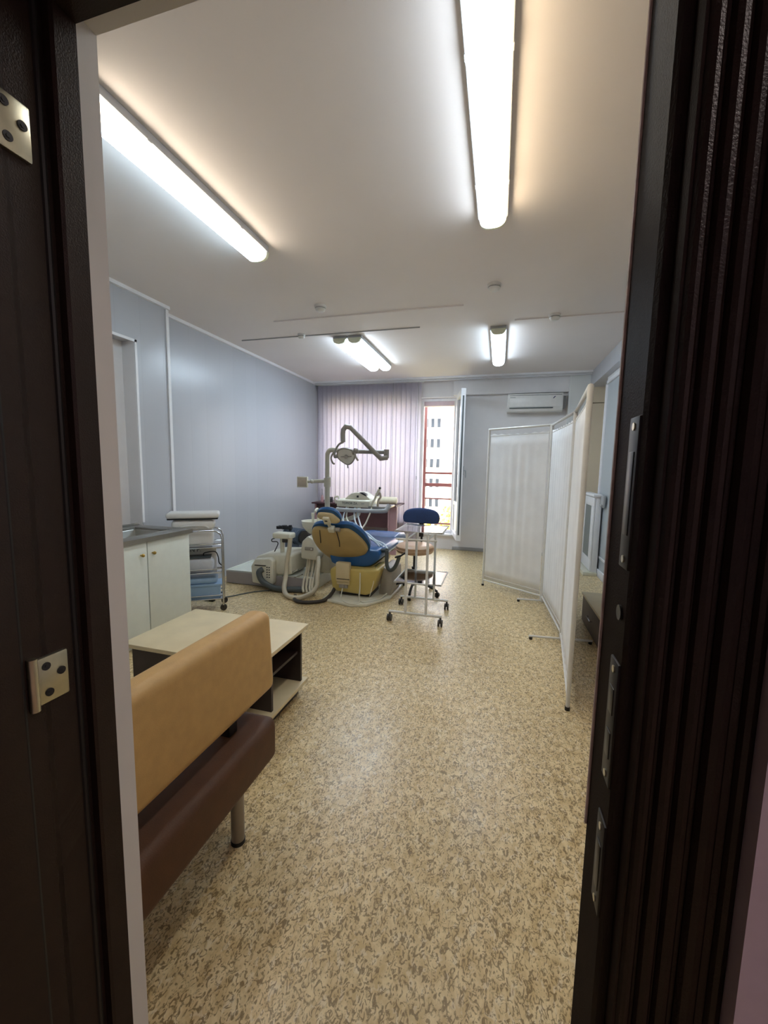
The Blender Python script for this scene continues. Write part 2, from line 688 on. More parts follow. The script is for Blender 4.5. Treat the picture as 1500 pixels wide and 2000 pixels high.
# window end wall
wb = MB()
DL, DR, DZ0, DZ1 = -1.35, -.73, .27, 2.59
WL, WR, WZ0 = -3.08, -1.40, .45
YE = YB+.35
wb.box(XL-.2, 1.8, YB, YE, DZ1, CZ)
wb.box(XL-.2, WL, YB, YE, 0, DZ1)
wb.box(WL, WR, YB, YE, 0, WZ0)
wb.box(WR, DL, YB, YE, 0, DZ1)
wb.box(DL, DR, YB, YE, 0, DZ0)
wb.box(DR, 1.8, YB, YE, 0, DZ1)
struct(wb.build('wall_back', M['plaster'], smooth=False))
struct(MB().box(DR-.05, .97, YB-.10, YB, 2.60, CZ-.001).build('wall_back_beam', M['plaster'], smooth=False))
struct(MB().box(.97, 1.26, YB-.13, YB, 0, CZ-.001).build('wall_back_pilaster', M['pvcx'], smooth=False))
struct(MB().box(-.72, .97, YB-.018, YB, 0, .06, .004).box(.97, 1.26, YB-.148, YB-.13, 0, .06, .004).build('baseboard_back', M['greytrim']))
# curtain track along the end of the ceiling
tb = MB()
tb.box(XL, 1.26, 6.72, 6.75, CZ-.028, CZ)
tb.box(XL, 1.26, 6.80, 6.84, CZ-.045, CZ)
struct(tb.build('trim_5', M['trim'], smooth=False))
struct(MB().box(XL, 1.26, 6.751, 6.799, CZ-.012, CZ).build('trim_6', M['hosegrey'], smooth=False))
# right side: beam, recess, wall behind it
struct(MB().box(1.26, 1.72, .58, YB-.13, 2.655, CZ-.001).build('wall_right_beam', M['pvc'], smooth=False))
struct(MB().box(XR+.02, XR+.22, .43, YB, 0, 2.66).build('wall_right', M['plaster'], smooth=False))
rb = MB()
rb.box(1.26, XR+.02, YB-.12, YB, 0, 2.415)
rb.box(1.26, XR+.02, YB-.12, YB, 2.425, 2.655)
struct(rb.build('wall_right_recess', M['beigewall'], smooth=False))
# glazed panel in the right wall
wf = MB()
PX = 1.325
wy0, wy1, wz0, wz1 = 3.0, 6.20, .0, 2.60
wf.box(PX, XR+.02, wy0, wy1, wz1-.05, wz1, .006)
wf.box(PX, XR+.02, wy0, wy1, wz0, wz0+.10, .006)
wf.box(PX, XR+.02, wy0, wy0+.06, wz0, wz1, .006)
wf.box(PX, XR+.02, wy1-.05, wy1, wz0, wz1, .006)
wf.box(PX+.01, XR+.02, wy0, wy1, .24, .27, .004)
wf.box(PX+.02, XR+.02, wy0, wy1, wz1, 2.66)
win2 = struct(wf.build('window_2', M['trim']))
MB().box(PX+.02, PX+.032, wy0+.05, wy1-.045, wz0+.09, wz1-.045).build('pane', M['panelgrey'], win2, smooth=False)
lt = MB()
lt.box(PX-.03, PX, 5.72, 5.86, .93, 1.09, .008)
lt.box(PX-.045, PX-.03, 5.74, 5.84, .945, .975, .004)
lt.build('latch', M['greyplast'], win2)
# ceiling cable trunking
struct(MB().box(-2.30, -.38, 3.88, 3.90, CZ-.012, CZ).build('trim_7', M['ceil'], smooth=False))
struct(MB().box(-3.02, -.87, 4.37, 4.38, CZ-.010, CZ).build('trim_8', M['greytrim'], smooth=False))
struct(MB().box(.08, 1.25, 4.37, 4.38, CZ-.010, CZ).build('trim_9', M['ceil'], smooth=False))

# ---- near wall, corridor and steel doorway
FL, FR_ = -.660, .155
fz = 2.085
nb = MB()
nb.box(-3.6, FL, .43, .58, 0, CZ)
nb.box(FR_+.03, 2.0, .43, .58, 0, CZ)
nb.box(FL, FR_+.03, .43, .58, fz, CZ)
struct(nb.build('wall_front', M['reveal'], smooth=False))
cb = MB()
cb.box(.236, 2.0, .405, .43, 0, CZ)
cb.box(-3.6, -.86, .405, .43, 0, CZ)
cb.box(-.86, .236, .405, .43, 2.20, CZ)
struct(cb.build('wall_corridor_front', M['corridor'], smooth=False))
cb = MB()
cb.box(-3.6, 2.0, -2.2, -2.1, 0, CZ)
cb.box(-3.6, -3.5, -2.1, .43, 0, CZ)
cb.box(1.9, 2.0, -2.1, .43, 0, CZ)
struct(cb.build('wall_corridor', M['corridor'], smooth=False))

# steel frame
df = MB()
# left jamb: deep face, step, face that carries the hinges
df.prism([(-.6425, .531), (-.6425, .497), (-.646, .493), (-.660, .493), (-.660, .405), (-.86, .405), (-.86, .38), (-.665, .38), (-.665, .40), (-.70, .40), (-.70, .531)], 'z', 0, 2.10)
# right jamb
df.prism([(.133, .533), (.130, .530), (.131, .452), (.1345, .447), (.143, .447), (.143, .425), (.236, .425), (.236, .45), (.19, .45), (.19, .531)], 'z', 0, 2.10)
# head
df.prism([(.531, 2.052), (.497, 2.052), (.493, 2.066), (.405, 2.066), (.405, 2.20), (.38, 2.20), (.38, 2.12), (.50, 2.12), (.531, 2.12)], 'x', -.86, .236)
# reeded casing on the right
for xx, rr in ((.152, .0065), (.168, .0075), (.184, .0075), (.205, .010), (.229, .007)):
    df.tube([(xx, .426, 0), (xx, .426, 2.12)], rr, 10)
door = struct(df.build('door_1', M['steel_door'], angle=30))
gk = MB()
for yy in (.482, .400):
    gk.tube([(-.660, yy, 0), (-.660, yy, 2.06)], .0045, 8)
gk.build('gasket', M['gasket'], door)
def hinge(z0, z1):
    h = MB()
    h.box(-.663, -.654, .417, .465, z0, z1, .003)
    h.tube([(-.655, .4135, z0-.004), (-.655, .4135, z1+.004)], .0065, 12)
    o = h.build('hinge', M['zinc'], door)
    for fy, fz_ in ((.3, .80), (.75, .58), (.35, .22)):
        q = MB()
        yy = .417+.048*fy
        zz = z0+(z1-z0)*fz_
        q.cyl((-.655, yy, zz), (-.6525, yy, zz), .0062, 16)
        q.cyl((-.6526, yy, zz), (-.6518, yy, zz), .0028, 6)
        q.build('screw', M['darksteel'], o)
hinge(1.815, 1.888)
hinge(1.028, 1.102)
def strike(z0, z1, holes):
    p = MB().box(.1285, .1325, .4525, .482, z0, z1, .0015).build('strike_plate', M['darksteel'], door)
    q = MB()
    for a, b in holes:
        q.box(.1275, .1290, .459, .474, a, b, .003)
    q.build('bolt_hole', M['black'], p)
    for zz in (z0+.010, z1-.010):
        MB().cyl((.1287, .466, zz), (.1272, .466, zz), .004, 12).build('screw', M['zinc'], p)
strike(1.300, 1.455, [(1.335, 1.42)])
strike(1.06, 1.20, [(1.09, 1.12), (1.14, 1.17)])
strike(.905, 1.015, [(.93, .985)])
MB().tube([(.1293, .5312, .95), (.1293, .5312, 2.05)], .0024, 8).build('worn_edge_highlight', M['edgehighlight'], door)  # pale tube paints the room-lit highlight along the worn frame edge
MB().cyl((.131, .468, 1.252), (.1285, .468, 1.252), .008, 16).build('rubber_stop', M['black'], door)
# the leaf, swung out into the corridor
lf = MB()
lf.box(-.735, -.664, -.42, .408, .02, 2.06, .006)
lf.box(-.664, -.656, .330, .404, .02, 2.06, .004)
leaf = lf.build('door_leaf', M['steel_door'], door)

# ================================================================== CEILING LIGHTS
def lamp_fixture(cx, y0, y1, dm, label, group, w_=.155):
    t = thing('fluorescent_lamp', label, 'ceiling light', ((cx), (y0+y1)/2, CZ-.10), group)
    h = MB()
    h.box(cx-w_/2-.006, cx+w_/2+.006, y0+.02, y1-.02, CZ-.040, CZ, .006)
    h.build('housing', M['greyplast'], t)
    prof = []
    for i in range(17):
        a = PI*i/16
        c_, s_ = math.cos(a), math.sin(a)
        prof.append((cx+(w_/2-.004)*math.copysign(abs(c_)**.75, c_), CZ-.036-.058*abs(s_)**.8))
    d = MB()
    d.prism(prof[::-1], 'y', y0+.035, y1-.035)
    d.build('diffuser', dm, t)
    for a, b in ((y0, y0+.035), (y1-.035, y1)):
        e = MB()
        cx0 = cx
        e.prism([(cx0+(px-cx0)*1.03, CZ-.022+(pz-CZ+.03)*1.04) for px, pz in prof[::-1]], 'y', a, b, .006)
        e.build('end_cap', M['cap'], t)
    for yy in (y0+.32, y1-.32):
        for sgn in (-1, 1):
            MB().box(cx+sgn*(w_/2+.003)-.004, cx+sgn*(w_/2+.003)+.004, yy-.012, yy+.012, CZ-.045, CZ-.012, .002).build('clip', M['greyplast'], t)
    return t
G = 'fluorescent ceiling lamps'
lamp_fixture(-1.655, 1.30, 2.62, M['lamp_left'], 'long lit fluorescent ceiling lamp by the left door jamb, over the sink side', G)
lamp_fixture(-.102, 1.28, 2.60, M['lamp_near'], 'large lit fluorescent ceiling lamp nearest the doorway, cut by the top of the frame', G)
lamp_fixture(-1.815, 4.46, 5.82, M['lamp_far'], 'left one of the two lit ceiling lamps mounted side by side above the dental chair', G)
lamp_fixture(-1.635, 4.46, 5.82, M['lamp_far'], 'right one of the two lit ceiling lamps mounted side by side above the dental chair', G)
lamp_fixture(-.075, 4.50, 5.86, M['lamp_far'], 'single short-looking lit ceiling lamp far back, in front of the air conditioner', G)

def detector(x, y, label, r=.052):
    t = thing('smoke_detector', label, 'smoke detector', (x, y, CZ-.06), 'smoke detectors on the ceiling')
    MB().lathe([(r*1.05, CZ-.016), (r*1.05, CZ)], x, y).build('base', M['whiteplast'], t)
    MB().lathe([(0, CZ-.052), (r*.55, CZ-.052), (r*.8, CZ-.044), (r*.92, CZ-.030), (r*.92, CZ-.017)], x, y).build('sensor_head', M['whiteplast'], t)
    MB().lathe([(r*.70, CZ-.0275), (r*.935, CZ-.0275), (r*.935, CZ-.0235), (r*.70, CZ-.0235)], x, y).build('vent_ring', M['hosegrey'], t)
detector(-1.66, 3.62, 'round white smoke detector in front of the paired ceiling lamps')
detector(-.107, 3.53, 'round white smoke detector in line between the two right-hand ceiling lamps')
detector(.44, 4.32, 'round white smoke detector right of the lamps, on the right cable strip')
detector(-2.21, 4.32, 'small white smoke detector left of the paired lamps, on the left cable strip', .040)

# ================================================================== WINDOW SIDE
fr = MB()
def frame_rect(mb, x0, x1, z0, z1, y0, y1, t, bev=.004):
    mb.box(x0, x1, y0, y1, z0, z0+t, bev)
    mb.box(x0, x1, y0, y1, z1-t, z1, bev)
    mb.box(x0, x0+t, y0, y1, z0+t*.98, z1-t*.98, bev)
    mb.box(x1-t, x1, y0, y1, z0+t*.98, z1-t*.98, bev)
frame_rect(fr, WL, WR, WZ0, DZ1, YB+.12, YB+.18, .06)
fr.box((WL+WR)/2-.04, (WL+WR)/2+.04, YB+.12, YB+.18, WZ0+.05, DZ1-.05)
win1 = struct(fr.build('window_1', M['trim'], smooth=False))
MB().box(WL+.05, WR-.05, YB+.146, YB+.152, WZ0+.05, DZ1-.05).build('pane', M['glass'], win1, smooth=False)
MB().box(WL-.05, WR+.02, YB-.10, YB+.12, WZ0-.04, WZ0, .005).build('window_sill', M['trim'], win1)
# balcony doorway: outer frame and the inward swung leaf
fr = MB()
frame_rect(fr, DL, DR, DZ0, DZ1, YB+.10, YB+.17, .05)
d2 = struct(fr.build('door_2', M['trim'], smooth=False))
MB().box(DL-.03, DR+.03, YB-.04, YB+.10, DZ0-.03, DZ0, .004).build('threshold', M['trim'], d2)
MB().box(DL+.05, DR-.05, YB+.12, YB+.20, DZ1-.13, DZ1-.05, .004).build('transom', M['pinkwhite'], d2)
hx, hy = DR+.03, YB-.015
ang = math.atan2(-.66, .135)
Rl = Matrix.Translation((hx, hy, 0)) @ Matrix.Rotation(ang, 4, 'Z')
lw = .68
lm = MB(Rl)
frame_rect(lm, 0, lw, DZ0+.005, DZ1+.01, -.035, .035, .085)
lm.box(.08, lw-.08, -.03, .03, .80, .86)
lm.box(.08, lw-.08, -.018, .018, DZ0+.08, .82)
lo = lm.build('door_leaf', M['trim'], d2, smooth=False)
MB(Rl).box(.08, lw-.08, -.008, .008, .86, DZ1-.075).build('pane', M['glass'], lo, smooth=False)
hm = MB(Rl)
hm.box(lw-.06, lw-.03, .035, .05, 1.30, 1.44, .004)
hm.tube([(lw-.045, .05, 1.37), (lw-.045, .08, 1.37), (lw-.045, .085, 1.26)], .009, 10)
hm.build('handle', M['greyplast'], lo)
MB(Rl).box(lw-.004, lw+.004, -.012, .012, DZ0+.1, DZ1-.1).build('seal', M['hosegrey'], lo, smooth=False)

# vertical blind
bl = thing('vertical_blind', 'white vertical slat blind hanging before the window, left of the balcony door', 'blind', (-2.23, 6.86, .08))
MB().box(-3.20, -1.27, 6.845, 6.885, CZ-.05, CZ-.012, .004).build('headrail', M['whiteplast'], bl)
slats = MB()
x = -3.185
i = 0
while x < -1.33:
    a = math.radians(13 + random.uniform(-5, 5))
    wd = .096
    zb = .09 if x > -1.75 else .12
    cx_ = x+.045
    def f(u_, v_, cx_=cx_, a=a, wd=wd, zb=zb):
        q = (u_-.5)*wd
        cv = .006*(1-(2*u_-1)**2)
        return (cx_+q*math.cos(a)-cv*math.sin(a), 6.865+q*math.sin(a)+cv*math.cos(a), zb+v_*(CZ-.05-zb))
    slats.grid(f, 4, 1)
    x += .085
slats.build('slats', M['blind'], bl, solid=.0012)
ch = MB()
ch.tube([(-1.345, 6.80, CZ-.06), (-1.345, 6.80, 1.25), (-1.350, 6.795, .62)], .0035, 6)
ch.tube([(-1.78, 6.80, CZ-.06), (-1.78, 6.80, 1.2), (-1.785, 6.795, .8)], .0035, 6)
ch.build('cord', M['greyplast'], bl)
MB().cyl((-1.345, 6.80, 1.20), (-1.345, 6.80, 1.26), .009, 10).build('cord_weight', M['greyplast'], bl)

# air conditioner
ac = thing('air_conditioner', 'white wall-mounted split air conditioner under the beam at the back', 'air conditioner', (.49, 6.89, 2.29))
ax0, ax1 = .075, .885
MB().prism([(YB, 2.575), (YB, 2.315), (6.86, 2.29), (6.815, 2.305), (6.79, 2.36), (6.785, 2.55), (6.80, 2.575)], 'x', ax0, ax1, .008).build('body', M['whiteplast'], ac)
MB().box(ax0+.03, ax1-.02, 6.779, 6.789, 2.365, 2.535, .004).build('front_panel', M['whiteplast'], ac)
MB().box(ax0+.035, ax1-.14, 6.778, 6.80, 2.345, 2.358, .002).build('air_slot', M['hosegrey'], ac)
MB().box(ax0+.03, ax1-.02, 6.783, 6.79, 2.541, 2.547, .001).build('intake_slot', M['hosegrey'], ac)
MB().prism([(.735, 2.488), (.750, 2.488), (.780, 2.522), (.762, 2.522)], 'y', 6.7775, 6.781).build('emblem', M['navyink'], ac)
MB().box(ax0+.04, ax0+.12, 6.7775, 6.781, 2.508, 2.516).build('badge', M['inkgrey'], ac, smooth=False)
MB().box(ax1, ax1+.055, 6.93, YB, 2.36, 2.545, .006).build('pipe_cover', M['greyplast'], ac)

# ================================================================== OUTSIDE
bal = MB()
bal.box(-3.2, 1.2, YE, 8.45, -.12, .02)
struct(bal.build('floor_balcony', M['concrete'], smooth=False))
rl = thing('balcony_railing', 'red-brown metal balcony railing seen through the open balcony door', 'railing', (-1.2, 8.2, .02))
for z_, r_ in ((1.30, .020), (1.065, .034), (.785, .014), (.28, .018)):
    MB().box(-3.1, 1.1, 8.2-r_*.6, 8.2+r_*.6, z_-r_, z_+r_, .004).build('rail', M['railred'], rl)
for px_ in (-3.0, -1.462, .05, 1.0):
    MB().box(px_-.032, px_+.032, 8.17, 8.232, .02, 2.72 if px_ == -1.462 else 1.33, .004).build('post', M['railred'], rl)
struct(MB().box(-80, 60, 9.5, 150, -9.2, -9.0).build('ground', M['grass'], smooth=False))

def block(name, label, x0, x1, y0, y1, z1, m, nx, nz, group=None):
    t = thing(name, label, 'building', ((x0+x1)/2, (y0+y1)/2, -9), group)
    MB().box(x0, x1, y0, y1, -9, z1).build('walls', m, t, smooth=False)
    MB().box(x0-.3, x1+.3, y0-.3, y1+.3, z1, z1+.5).build('roof', M['concrete'], t, smooth=False)
    return t
B1 = block('apartment_building', 'pale high-rise apartment block with rows of windows beyond the balcony door', -17.0, -8.6, 62, 74, 24, M['facade'], 4, 8)
for fl in range(10):
    for c_ in range(9):
        xx = -16.6+c_*.95
        zz = -7.5+fl*3.0
        MB().box(xx-.24, xx+.24, 61.93, 62.1, zz, zz+1.3).build('window', M['winglass'], B1, smooth=False)
B2 = block('apartment_building', 'pinkish lower building right of the pale high-rise beyond the balcony', -10.4, 4.0, 76, 88, 22, M['pinkwall'], 4, 6)
for fl in range(9):
    for c_ in range(5):
        xx = -9.4+c_*2.1
        zz = -7.0+fl*2.9
        MB().box(xx-.4, xx+.4, 75.93, 76.1, zz, zz+1.4).build('window', M['winglass'], B2, smooth=False)
lp = thing('street_lamp', 'thin grey street lamp post outside in front of the buildings', 'street lamp', (-6.6, 48, -9))
MB().cyl((-6.6, 48, -9), (-6.6, 48, 11), .12, 10).build('post', M['concrete'], lp)
MB().box(-7.6, -6.2, 47.85, 48.15, 10.8, 11.05, .05).build('lamp_head', M['concrete'], lp)
def tree(x, y, h, r, label):
    t = thing('tree', label, 'tree', (x, y, -9), 'yellow trees outside')
    MB().tube([(x, y, -9), (x+.1, y, -9+h*.5)], .16, 8, r_end=.08).build('trunk', M['trunk'], t)
    c = MB()
    for k in range(420):
        a, b_ = random.uniform(0, 2*PI), math.acos(random.uniform(-1, 1))
        q = r*random.uniform(.45, 1)**.5
        p = Vector((x+q*math.sin(b_)*math.cos(a), y+q*math.sin(b_)*math.sin(a), -9+h*.62+q*.9*math.cos(b_)))
        s_ = random.uniform(.18, .34)
        n_ = Vector((random.gauss(0, 1), random.gauss(0, 1), random.gauss(0, 1))).normalized()
        e1 = n_.orthogonal().normalized()*s_
        e2 = n_.cross(e1).normalized()*s_*.7
        vs4 = [c.bm.verts.new(p+e) for e in (e1, e2, -e1, -e2)]
        c.bm.faces.new(vs4)
    c.build('crown', M['leaf'], t, smooth=False)
tree(-6.2, 32, 6.6, 2.6, 'round yellow tree outside, nearest the balcony railing')
tree(-10.6, 41, 7.6, 3.0, 'yellow tree outside, left and behind the nearest one')
tree(-3.6, 44, 7.0, 2.8, 'yellow tree outside, right and behind the nearest one')

# ================================================================== SINK CORNER
ck = thing('sink_cabinet', 'white two-door base cabinet under the steel sink by the left wall', 'cabinet', (-2.82, 2.2, 0))
cx0, cx1, cy0, cy1 = -3.09, -2.55, 1.98, 2.86
cbm = MB()
cbm.box(cx0, cx1, cy0, cy0+.018, .0, .81)
cbm.box(cx0, cx1, cy1-.018, cy1, .0, .81)
cbm.box(cx0, cx1-.04, cy0, cy1, .08, .10)
cbm.box(cx0, cx0+.012, cy0, cy1, .08, .81)
cbm.box(cx1-.06, cx1-.045, cy0+.018, cy1-.018, 0, .09)
cbm.build('body', M['whitelam'], ck, smooth=False)
ym = 2.425
for a, b, ky in ((cy0+.003, ym-.004, ym-.06), (ym+.004, cy1-.002, ym+.045)):
    d_ = MB().box(cx1, cx1+.018, a, b, .085, .805, .002).build('door', M['whitelam'], ck)
    MB().tube([(cx1+.018, ky, .715), (cx1+.034, ky, .715)], .006, 10).sphere((cx1+.040, ky, .715), .013).build('knob', M['brass'], d_)
sk = thing('sink', 'stainless steel sink worktop with a sunken basin on the white cabinet', 'sink', (-2.82, 2.2, .81))
bx0, bx1, by0, by1 = -2.98, -2.64, 2.20, 2.74
tp = MB()
ox0, ox1, oy0, oy1 = -3.095, -2.515, 1.96, 2.885
zt = .845
tp.box(ox0, bx0, oy0, oy1, zt-.008, zt, .002)
tp.box(bx1, ox1, oy0, oy1, zt-.008, zt, .002)
tp.box(bx0-.001, bx1+.001, oy0, by0, zt-.008, zt)
tp.box(bx0-.001, bx1+.001, by1, oy1, zt-.008, zt)
tp.box(ox1-.004, ox1, oy0, oy1, .808, zt-.002)
tp.box(ox0, ox1, oy1-.004, oy1, .808, zt-.002)
tp.box(ox0, ox1, oy0, oy0+.004, .808, zt-.002)
tp.box(ox0, ox0+.012, oy0, oy1, zt, zt+.022, .003)
tp.tube([(bx0-.02, by0-.02, zt), (bx1+.02, by0-.02, zt), (bx1+.02, by1+.02, zt), (bx0-.02, by1+.02, zt)], .005, 8, closed=True)
tp.build('worktop', M['steel'], sk)
bs = MB()
def ring(z, g):
    return [(bx0+g, by0+g, z), (bx1-g, by0+g, z), (bx1-g, by1-g, z), (bx0+g, by1-g, z)]
lv = [[bs.bm.verts.new(p) for p in ring(z, g)] for z, g in ((zt-.002, -.004), (zt-.02, .004), (zt-.13, .02), (zt-.15, .04))]
for A, B in zip(lv, lv[1:]):
    for j in range(4):
        bs.bm.faces.new((A[j], A[(j+1) % 4], B[(j+1) % 4], B[j]))
bs.bm.faces.new(lv[-1])
bs.build('basin', M['steel'], sk, solid=.002)
MB().lathe([(.03, zt-.1485), (.03, zt-.146), (.018, zt-.147)], -2.81, 2.47, 16).build('drain', M['chrome'], sk)
ft = MB()
ft.lathe([(.022, zt), (.022, zt+.02), (.014, zt+.03)], -3.02, 2.06, 14)
ft.tube([(-3.02, 2.06, zt+.02), (-3.02, 2.06, zt+.12), (-2.99, 2.07, zt+.15), (-2.86, 2.12, zt+.12)], .009, 10, 4)
ft.build('tap', M['chrome'], sk)

# ---- chrome trolley beside the cabinet
ta = math.radians(35)
TR = Matrix.Translation((-2.482, 3.222, 0)) @ Matrix.Rotation(ta, 4, 'Z')
tl = thing('trolley', 'chrome three-tier trolley on casters beside the white sink cabinet', 'trolley', (-2.66, 3.32, 0))
tw, td = -.46, .22
TS = TR @ Matrix.Diagonal((1, td/.34, 1, 1))
def tr_pt(a, b, z): return (a, b, z)
legs = []
for k in (0, td):
    u_ = MB(TR)
    u_.tube([(0, k, .06), (0, k, .70), (-.012, k, .745), (-.05, k, .775), (-.10, k, .78), (tw+.10, k, .78), (tw+.05, k, .775), (tw+.012, k, .745), (tw, k, .70), (tw, k, .06)], .0085, 10)
    u_.build('hoop_leg', M['chrome'], tl)
for z_, nm in ((.655, 'top'), (.415, 'mid'), (.16, 'low')):
    s_ = MB(TR)
    for dz in (0, -.036):
        s_.tube([(0, 0, z_+dz), (0, td, z_+dz), (tw, td, z_+dz), (tw, 0, z_+dz)], .0055, 8, closed=True)
    s_.box(tw+.004, -.004, .004, td-.004, z_-.044, z_-.040)
    s_.build('shelf', M['chrome'], tl)
for a in (0, tw):
    for b in (0, td):
        c_ = MB(TR)
        c_.cyl((a, b+.012, .031), (a, b+.028, .031), .031, 18)
        c_.tube([(a, b, .07), (a, b+.008, .055), (a, b+.02, .03)], .010, 8)
        c_.build('caster', M['hoseblack'], tl)
# things on it
bk = thing('lidded_bucket', 'white lidded plastic container standing on the top of the chrome trolley', 'container', (-2.71, 3.28, .62))
bt = MB(TS)
bt.box(tw+.055, -.075, .05, .29, .6165, .80, .05, 4)
bt.build('tray_base', M['whiteplast'], bk)
MB(TS).box(tw+.03, -.06, .03, .31, .785, .885, .045, 4).build('body', M['whiteplast'], bk)
hb_ = MB(TS)
hb_.tube([(tw+.09, .024, .80), (tw+.14, .020, .825), (tw+.30, .020, .828), (tw+.35, .024, .80)], .007, 8, 4)
hb_.build('handle', M['whiteplast'], bk)
MB(TS).box(tw+.0, -.03, .01, .33, .886, .899, .006).build('gasket', M['black'], bk)
MB(TS).box(tw-.01, -.02, .0, .34, .898, .950, .024, 4).build('lid', M['whiteplast'], bk)
st = thing('sterilizer', 'white rounded sterilizer box with a dark seam on the middle trolley shelf', 'sterilizer', (-2.7, 3.25, .375))
MB(TS).box(tw+.08, -.08, .03, .25, .3765, .52, .05, 4).build('body', M['tubgrey'], st)
MB(TS).box(tw+.09, -.10, .028, .24, .522, .530, .004).build('seam', M['hosegrey'], st)
MB(TS).tube([(-.17, .13, .53), (-.16, .11, .56), (-.07, .10, .57), (-.04, .06, .53), (-.03, .03, .47), (-.005, .02, .44)], .005, 8, 5).build('cord', M['black'], st)
wb_ = thing('carton', 'white box with dark lettering behind the sterilizer on the trolley', 'box', (-2.75, 3.45, .375))
MB(TS).box(tw+.03, -.06, .262, .33, .376, .605, .004).build('box', M['whiteplast'], wb_)
text_mesh('2N P.', .055, .0006, 'lettering', M['ink'], wb_, TS @ Matrix.Translation((-.26, .2605, .572)) @ Matrix.Rotation(PI/2, 4, 'X'))
tbn = thing('plastic_tub', 'blue plastic tub on the lowest shelf of the chrome trolley', 'tub', (-2.7, 3.3, .12))
tq = MB(TS)
tq.box(tw+.03, -.03, .02, .32, .1215, .26, .02, 3)
tq.build('basin', M['tub'], tbn)
MB(TS).box(tw+.015, -.012, .008, .33, .245, .268, .008).build('rim', M['tub'], tbn)
MB(TS).box(tw+.03, -.05, .03, .31, .269, .325, .025, 3).build('inner_tray', M['tub'], tbn)

# plug dangling at the trolley, floor cord
pc = thing('power_cord', 'grey power cord running along the floor from the trolley to the suction unit', 'cord', (-2.55, 3.75, 0))
MB().tube([(-2.88, 3.42, .012), (-2.82, 3.40, .008), (-2.74, 3.52, .008), (-2.66, 3.62, .008), (-2.56, 3.78, .008), (-2.40, 3.92, .008), (-2.33, 3.96, .012)], .006, 8, 6).build('cable', M['hosegrey'], pc)
MB().box(-2.80, -2.745, 3.40, 3.44, .0, .022, .006).build('plug', M['black'], pc)

# ================================================================== LOW TABLE AND COUCH
lt_ = thing('low_table', 'low table with pale beech top and dark wenge shelves behind the couch', 'table', (-1.46, 1.87, 0))
X0, X1, Y0, Y1 = -1.87, -1.06, 1.60, 2.15
ZT = .455
MB().box(X0, X1, Y0, Y1, ZT-.022, ZT, .002).build('tabletop', M['beechtop'], lt_)
MB().box(X0+.02, X1-.02, Y0+.14, Y1+.03, .075, .097, .002).build('base_board', M['beechtop'], lt_)
MB().box(X0+.06, X1-.07, Y0+.18, Y1, 0, .075, .002).build('plinth', M['wenge'], lt_)
for yy in (Y0+.20, Y1-.02):
    MB().box(-1.44, X1-.04, yy-.009, yy+.009, .097, ZT-.022).build('side_panel', M['wenge'], lt_, smooth=False)
MB().box(X0+.004, -1.22, Y0+.06, Y0+.078, .05, ZT-.022).build('front_panel', M['wenge'], lt_, smooth=False)
MB().box(X0+.04, X0+.058, Y0+.069, Y1-.029, .097, ZT-.022).build('back_panel', M['wenge'], lt_, smooth=False)
MB().box(-1.40, X1-.06, Y0+.209, Y1-.029, .27, .286).build('shelf', M['wenge'], lt_, smooth=False)
MB().box(-1.42, -1.40, Y0+.069, Y1-.029, .097, ZT-.022).build('divider', M['wenge'], lt_, smooth=False)

so = thing('couch', 'low couch seen from behind with tan padded backrest and dark brown seat', 'couch', (-1.05, .98, 0))
sy0, sy1 = .585, 1.315
MB().box(-1.36, -.783, sy0, 1.325, .262, .435, .035, 4).build('seat', M['brown'], so)
MB().box(-.945, -.838, sy0, 1.41, .492, .822, .038, 5, Matrix.Translation((-.84, 0, .49)) @ Matrix.Rotation(math.radians(-3), 4, 'Y') @ Matrix.Translation((.84, 0, -.49))).build('backrest', M['tan'], so)
pp = MB()
pp.tube([(-.868, 1.409, .53), (-.880, 1.411, .76), (-.892, 1.409, .785)], .0035, 6, 4)
pp.build('piping', M['tan'], so)
for yy in (.72, 1.15):
    MB().box(-.915, -.875, yy, yy+.045, .40, .60, .004).build('backrest_support', M['black'], so)
for xx in (-.872, -1.28):
    for yy in (.70, 1.18):
        l_ = MB().cyl((xx, yy, .012), (xx, yy, .27), .024, 20).build('leg', M['legmetal'], so)
        MB().cyl((xx, yy, 0), (xx, yy, .014), .026, 20).build('foot', M['black'], l_)

# ================================================================== LOW PLINTH
pl_ = MB()
pl_.box(-3.06, -1.93, 4.03, 4.58, 0, .15, .01)
pl_o = pl_.build('plinth_box', M['whitelam'])
tag(pl_o, 'low white boxed plinth on the floor against the left wall', 'plinth')
MB().box(-3.05, -1.94, 4.022, 4.031, .01, .145).build('front_panel', M['greyfront'], pl_o, smooth=False)
pr = MB()
pr.box(-3.06, -1.93, 4.03, 4.06, .15, .162, .003)
pr.box(-3.06, -1.93, 4.55, 4.58, .15, .162, .003)
pr.box(-3.06, -3.03, 4.06, 4.55, .15, .162, .003)
pr.build('rim', M['whitelam'], pl_o)

